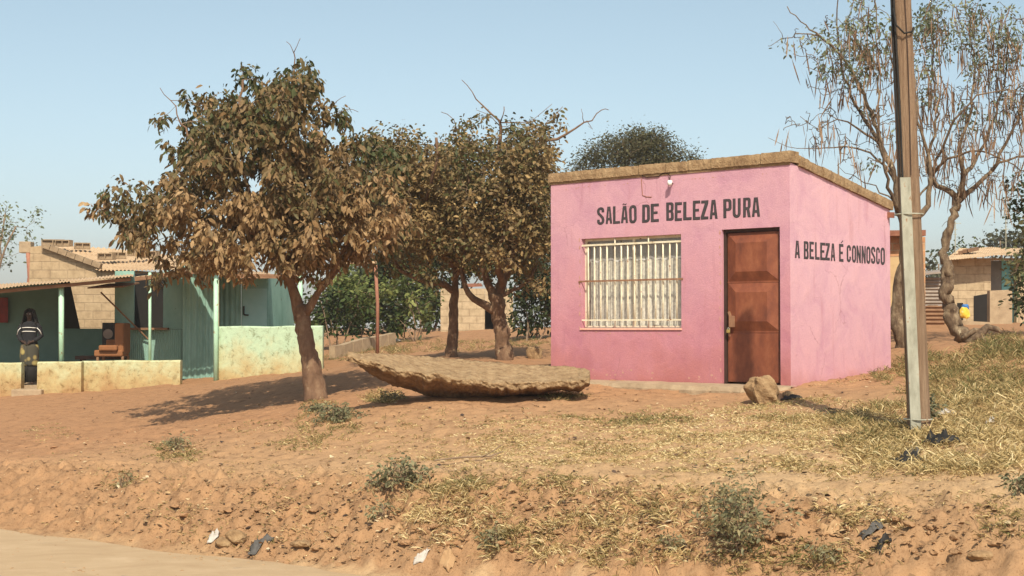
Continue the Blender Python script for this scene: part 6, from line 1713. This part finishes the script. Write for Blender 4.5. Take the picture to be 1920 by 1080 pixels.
# fallen leaves, straw and grit
regs = [(960, 870, 1000, 190, 4600, 0, 0, 0), (700, 960, 600, 80, 2600, 0, 0, 0), (1450, 1010, 500, 60, 1500, 0, 0, 0), (800, 640, 230, 20, 240, 0, 0, 0), (1750, 840, 180, 60, 500, 0, 0, 0), (300, 870, 350, 70, 420, 0, 0, 0), (1600, 700, 80, 14, 120, 0, 0, 0), (600, 1040, 300, 16, 260, 0, 0, 0)]
hit, at = scatter(regs); hit = hit[~np.isnan(hit[:, 0])]
s_ = (hit[:, 0] - RO[0]) * RN[0] + (hit[:, 1] - RO[1]) * RN[1]; hit = hit[s_ > .02]
rel = hit[:, :2] - np.array([C0.x, C0.y]); tu = rel @ np.array(UD[:2]); tv = rel @ np.array(VD[:2]); hit = hit[~((tu > -.03) & (tu < LW + .05) & (tv > -.66) & (tv < LS + .05))]
hit[:, 2] = H(hit[:, 0], hit[:, 1]) + .008; N = len(hit); ang = rg.random(N) * 2 * pi
D = norm(np.stack([np.cos(ang), np.sin(ang), .15 + .25 * rg.random(N)], 1)); side = norm(np.cross(D, np.stack([rg.normal(size=N) * .3, rg.normal(size=N) * .3, np.ones(N)], 1)))
sz = .015 + .055 * rg.random(N) ** 2.6
g = leaf_arrays(hit, D, sz, sz * (.25 + .5 * rg.random(N)), .3 * rg.random(N), rg.random(N) ** 1.1, rg, side)
o = leaves_obj("leaf_litter", [g], M['litter']); tag(o, "fallen brown leaves and straw bits strewn on the bank", "leaf litter", kind="stuff")
# clods and grit
mb = MB(); regs = [(900, 1005, 950, 60, 700, 0, 0, 0), (1500, 1030, 420, 45, 160, 0, 0, 0), (950, 850, 950, 110, 160, 0, 0, 0), (1560, 712, 90, 10, 40, 0, 0, 0)]
hit, at = scatter(regs); hit = hit[~np.isnan(hit[:, 0])]; s_ = (hit[:, 0] - RO[0]) * RN[0] + (hit[:, 1] - RO[1]) * RN[1]; hit = hit[s_ > .0]
for p in hit:
    sz = .016 + .06 * rg.random() ** 5; lump(mb, Vector((p[0], p[1], gz(p[0], p[1]) + sz * .1)), (sz * (1 + rg.random()), sz * (1 + rg.random() * .6), sz * .7), rg, 2 if sz > .05 else 1, .6, rg.random() * 3)
o = mb.build("soil_clods", M['soil']); tag(o, "crumbled red soil clods over the road bank", "soil clods", kind="stuff")

mb = MB(); hit, at = scatter([(250, 1060, 420, 26, 160, 0, 0, 0), (500, 1050, 300, 14, 120, 0, 0, 0), (60, 1010, 120, 14, 50, 0, 0, 0)]); hit = hit[~np.isnan(hit[:, 0])]; s_ = (hit[:, 0] - RO[0]) * RN[0] + (hit[:, 1] - RO[1]) * RN[1]; hit = hit[(s_ < -.05) & (s_ > -6)]
for p in hit:
    sz = .010 + .022 * rg.random() ** 3; lump(mb, Vector((p[0], p[1], -.002 + sz * .2)), (sz * 1.4, sz * 1.2, sz * .7), rg, 1, .5, rg.random() * 3)
o = mb.build("road_grit", M['soil']); tag(o, "loose grit and crumbs strewn on the dusty road", "grit", kind="stuff")
# weeds one can count
def weed(name, px, py, h, w, label, seed, n=26, size=.05, var0=.35, cat="weed", mat='weed', tw=.003, cnt=(8, 14)):
    h *= .62; w *= .62; size *= .8; n = int(n * .8); p = G(px, py); p.z = gz(p.x, p.y); T = Tree(seed)
    for i in range(6):
        a = T.rng.random() * 2 * pi; rr = w * .35 * T.rng.random()
        T.limb([np.array(p) + [0, 0, -.02], np.array(p) + [cos(a) * rr * .5, sin(a) * rr * .5, h * .4], np.array(p) + [cos(a) * rr, sin(a) * rr, h * .8]], tw * 1.6, tw, 5, .008, .05)
    k = n; d = T.rng.normal(size=(k, 3)) * np.array([w * .3, w * .3, h * .28]); att = np.array(p) + [0, 0, h * .55] + d; att[:, 2] = np.maximum(att[:, 2], p.z + .02)
    T.reach(att, tw * .7, .2, .1, 3, tw * 1.5, n=4)
    lp = cluster_leaves(T.ends, cnt, size, .42, .5, .02, lambda q, g: var0 + .15 * g.normal(), T.rng, .1)
    r = thing(name, p, label, cat); T.mb.build("stem", M['twig'], r); T.tw.build("twigs", M['twig'], r); leaves_obj("foliage", [lp], M[mat], r)
weed("weed", 757, 918, .34, .5, "leafy grey green weed on the crest of the bank below the slab", 51, 60, .06, .3)
weed("weed", 700, 925, .18, .3, "small weed left of the leafy one on the bank crest", 52, 14, .05, .5)
weed("scrubby_bush", 1385, 1050, .78, .66, "scrubby grey green bush low on the bank below the pink shop door", 53, 190, .045, .4)
weed("weed", 930, 1035, .26, .3, "spiky green weed in the grass half way along the bank", 54, 30, .05, .45)
weed("weed", 636, 792, .28, .62, "green weed growing in front of the dusty tree trunk", 55, 90, .055, .3)
weed("weed", 590, 775, .16, .3, "small weed at the foot of the dusty tree", 56, 30, .05, .3)
weed("weed", 1742, 790, .34, .3, "green leafy weed hugging the right side of the utility pole", 57, 50, .06, .15)
weed("weed", 232, 906, .2, .28, "dark little weed alone on the bank at the left", 58, 18, .04, .4)
weed("weed", 330, 850, .28, .4, "thin straggly weed on the bare soil left of the dusty tree", 59, 30, .04, .4)
weed("weed", 715, 985, .22, .24, "dark weed on the slope under the leafy grey green one", 60, 16, .05, .45)
weed("weed", 1556, 775, .08, .16, "tiny green weed in the straw grass right of the boulder", 61, 16, .04, .2)
weed("weed", 1912, 940, .14, .2, "small green weed at the right edge of the bank", 62, 22, .05, .25)
weed("weed", 1545, 1075, .14, .3, "dark low weed at the lower edge right of the scrubby bush", 63, 18, .04, .4)
weed("weed", 1250, 1050, .16, .26, "green weed at the lower edge left of the scrubby bush", 64, 18, .04, .45)
weed("weed", 735, 752, .16, .36, "brown straggly weed under the left tip of the slab", 65, 44, .045, .65)

# rags and litter, each a crumpled sheet
def scrap(name, px, py, w, l, hgt, label, cat, mat, seed, rz=0.0):
    r_ = np.random.default_rng(seed); p = G(px, py); p.z = gz(p.x, p.y); n = 14
    u = np.linspace(-1, 1, n); U, V_ = np.meshgrid(u, u)
    sx = U * w / 2 * (1 + .35 * fbm(V_ * 1.3 + seed, U * 0 + 2, seed, 2)); sy = V_ * l / 2 * (1 + .35 * fbm(U * 1.3 + seed, U * 0 + 5, seed + 1, 2))
    z = hgt * (.35 + 1.1 * np.abs(fbm(U * 1.9 + seed, V_ * 1.9, seed + 3, 3))) * (1 - .75 * np.maximum(np.abs(U), np.abs(V_)) ** 3)
    c, s = cos(rz), sin(rz); X = p.x + sx * c - sy * s; Y = p.y + sx * s + sy * c
    Z = H(X, Y) + z + .004
    i0 = (np.arange(n - 1)[:, None] * n + np.arange(n - 1)[None]).ravel()
    o = fast_mesh(name, np.stack([X.ravel(), Y.ravel(), Z.ravel()], 1), [np.stack([i0, i0 + 1, i0 + n + 1, i0 + n], 1)], mat, None, None, False)
    md = o.modifiers.new("thick", 'SOLIDIFY'); md.thickness = .003
    tag(o, label, cat); own_origin(o, p)
wpap = rough_mat("white_paper", [(0.36, 0.32, 0.27), (0.52, 0.48, 0.43)], 9, .8, 0); greyp = rough_mat("grey_plastic", [(0.05, 0.047, 0.043), (0.12, 0.11, 0.10)], 9, .75, 0)
scrap("white_paper", 400, 1022, .09, .08, .08, "white crumpled paper with the rounded stones at the road edge", "litter", wpap, 3)
scrap("dark_cloth", 487, 1028, .2, .12, .10, "dark grey rag lying at the road edge", "litter", greyp, 5, .3)
scrap("black_plastic_scrap", 1765, 832, .26, .18, .15, "shiny black plastic scrap in the grass right of the utility pole foot", "litter", M['black'], 7, .4)
scrap("black_plastic_scrap", 1702, 868, .2, .2, .12, "black plastic scrap in the grass left of the utility pole foot", "litter", M['black'], 8, .1)
scrap("grey_plastic_scrap", 1708, 846, .2, .14, .06, "dull grey plastic scrap just above the left black one", "litter", greyp, 9, .7)
scrap("black_plastic_scrap", 1636, 1004, .2, .09, .06, "torn black plastic on the lower bank at right", "litter", greyp, 10, .2)
scrap("black_plastic_scrap", 1655, 1040, .10, .06, .06, "small black scrap just below the torn plastic on the lower bank", "litter", M['black'], 11, .5)
scrap("black_plastic_scrap", 1484, 745, .26, .12, .06, "black plastic right of the boulder at the shop corner", "litter", M['black'], 12, .1)
scrap("white_paper", 1775, 780, .2, .08, .07, "white paper in the grass right behind the utility pole", "litter", wpap, 13, .1)
scrap("white_paper", 1858, 803, .08, .1, .09, "white bluish wrapper standing in tall grass far right", "litter", wpap, 14, .1)
scrap("white_wrapper", 790, 1068, .12, .035, .05, "white wrapper at the lower edge of the bank", "litter", wpap, 15, .3)
scrap("white_paper", 738, 641, .3, .25, .08, "white trash on the rise right of the rusty post", "litter", wpap, 16, .3)
brl = rough_mat("brown_leaf", [(0.3, 0.17, 0.08), (0.42, 0.27, 0.14)], 12, .8, .2)
for i, (x, y, w, lab) in enumerate([(1556, 1010, .17, "big curled brown leaf left of the torn plastic"), (1175, 1025, .15, "curled brown leaf on the bank left of the scrubby bush"), (1182, 1000, .13, "folded brown leaf above the curled one on the bank"), (840, 1063, .13, "pale heart shaped leaf at the foot of the bank"), (750, 985, .12, "tan torn leaf near the dark weed on the slope"), (1245, 965, .12, "brown leaf at the bank crest left of the scrubby bush")]):
    scrap("fallen_leaf", x, y, w, w * .7, .05, lab, "leaf", brl, 30 + i, i * .8)
# stick on the ground
p = G(880, 870)
mb = MB(); mb.tube([p + Vector((-.33, -.08, .02)), p + Vector((-.1, 0, .04)), p + Vector((.2, .05, .05)), p + Vector((.32, .1, .09))], [.008, .01, .009, .004], 6); mb.tube([p + Vector((.12, .03, .04)), p + Vector((.22, -.02, .1)), p + Vector((.3, -.03, .16))], .005, 5)
o = mb.build("stick", M['twig'], smooth=True); tag(o, "dry forked stick lying on the soil below the slab", "stick"); own_origin(o, p)
# ------------------------------------------------------------------ dusty dry season air
mb = MB(); mb.box((0, 60, 8.9), (5400, 5400, 22.2)); hz_ = mb.build("haze", bpy.data.materials.new("haze"), kind="stuff")
hm = hz_.data.materials[0]; hm.use_nodes = True; hn = hm.node_tree.nodes; hn.clear()
ho = hn.new("ShaderNodeOutputMaterial"); hv = hn.new("ShaderNodeVolumePrincipled"); hm.node_tree.links.new(hv.outputs[0], ho.inputs['Volume'])
hv.inputs['Color'].default_value = (0.92, 0.90, 0.86, 1); hv.inputs['Density'].default_value = 0.0007
hz_["label"] = "thin dusty haze over the whole street"
print("done")
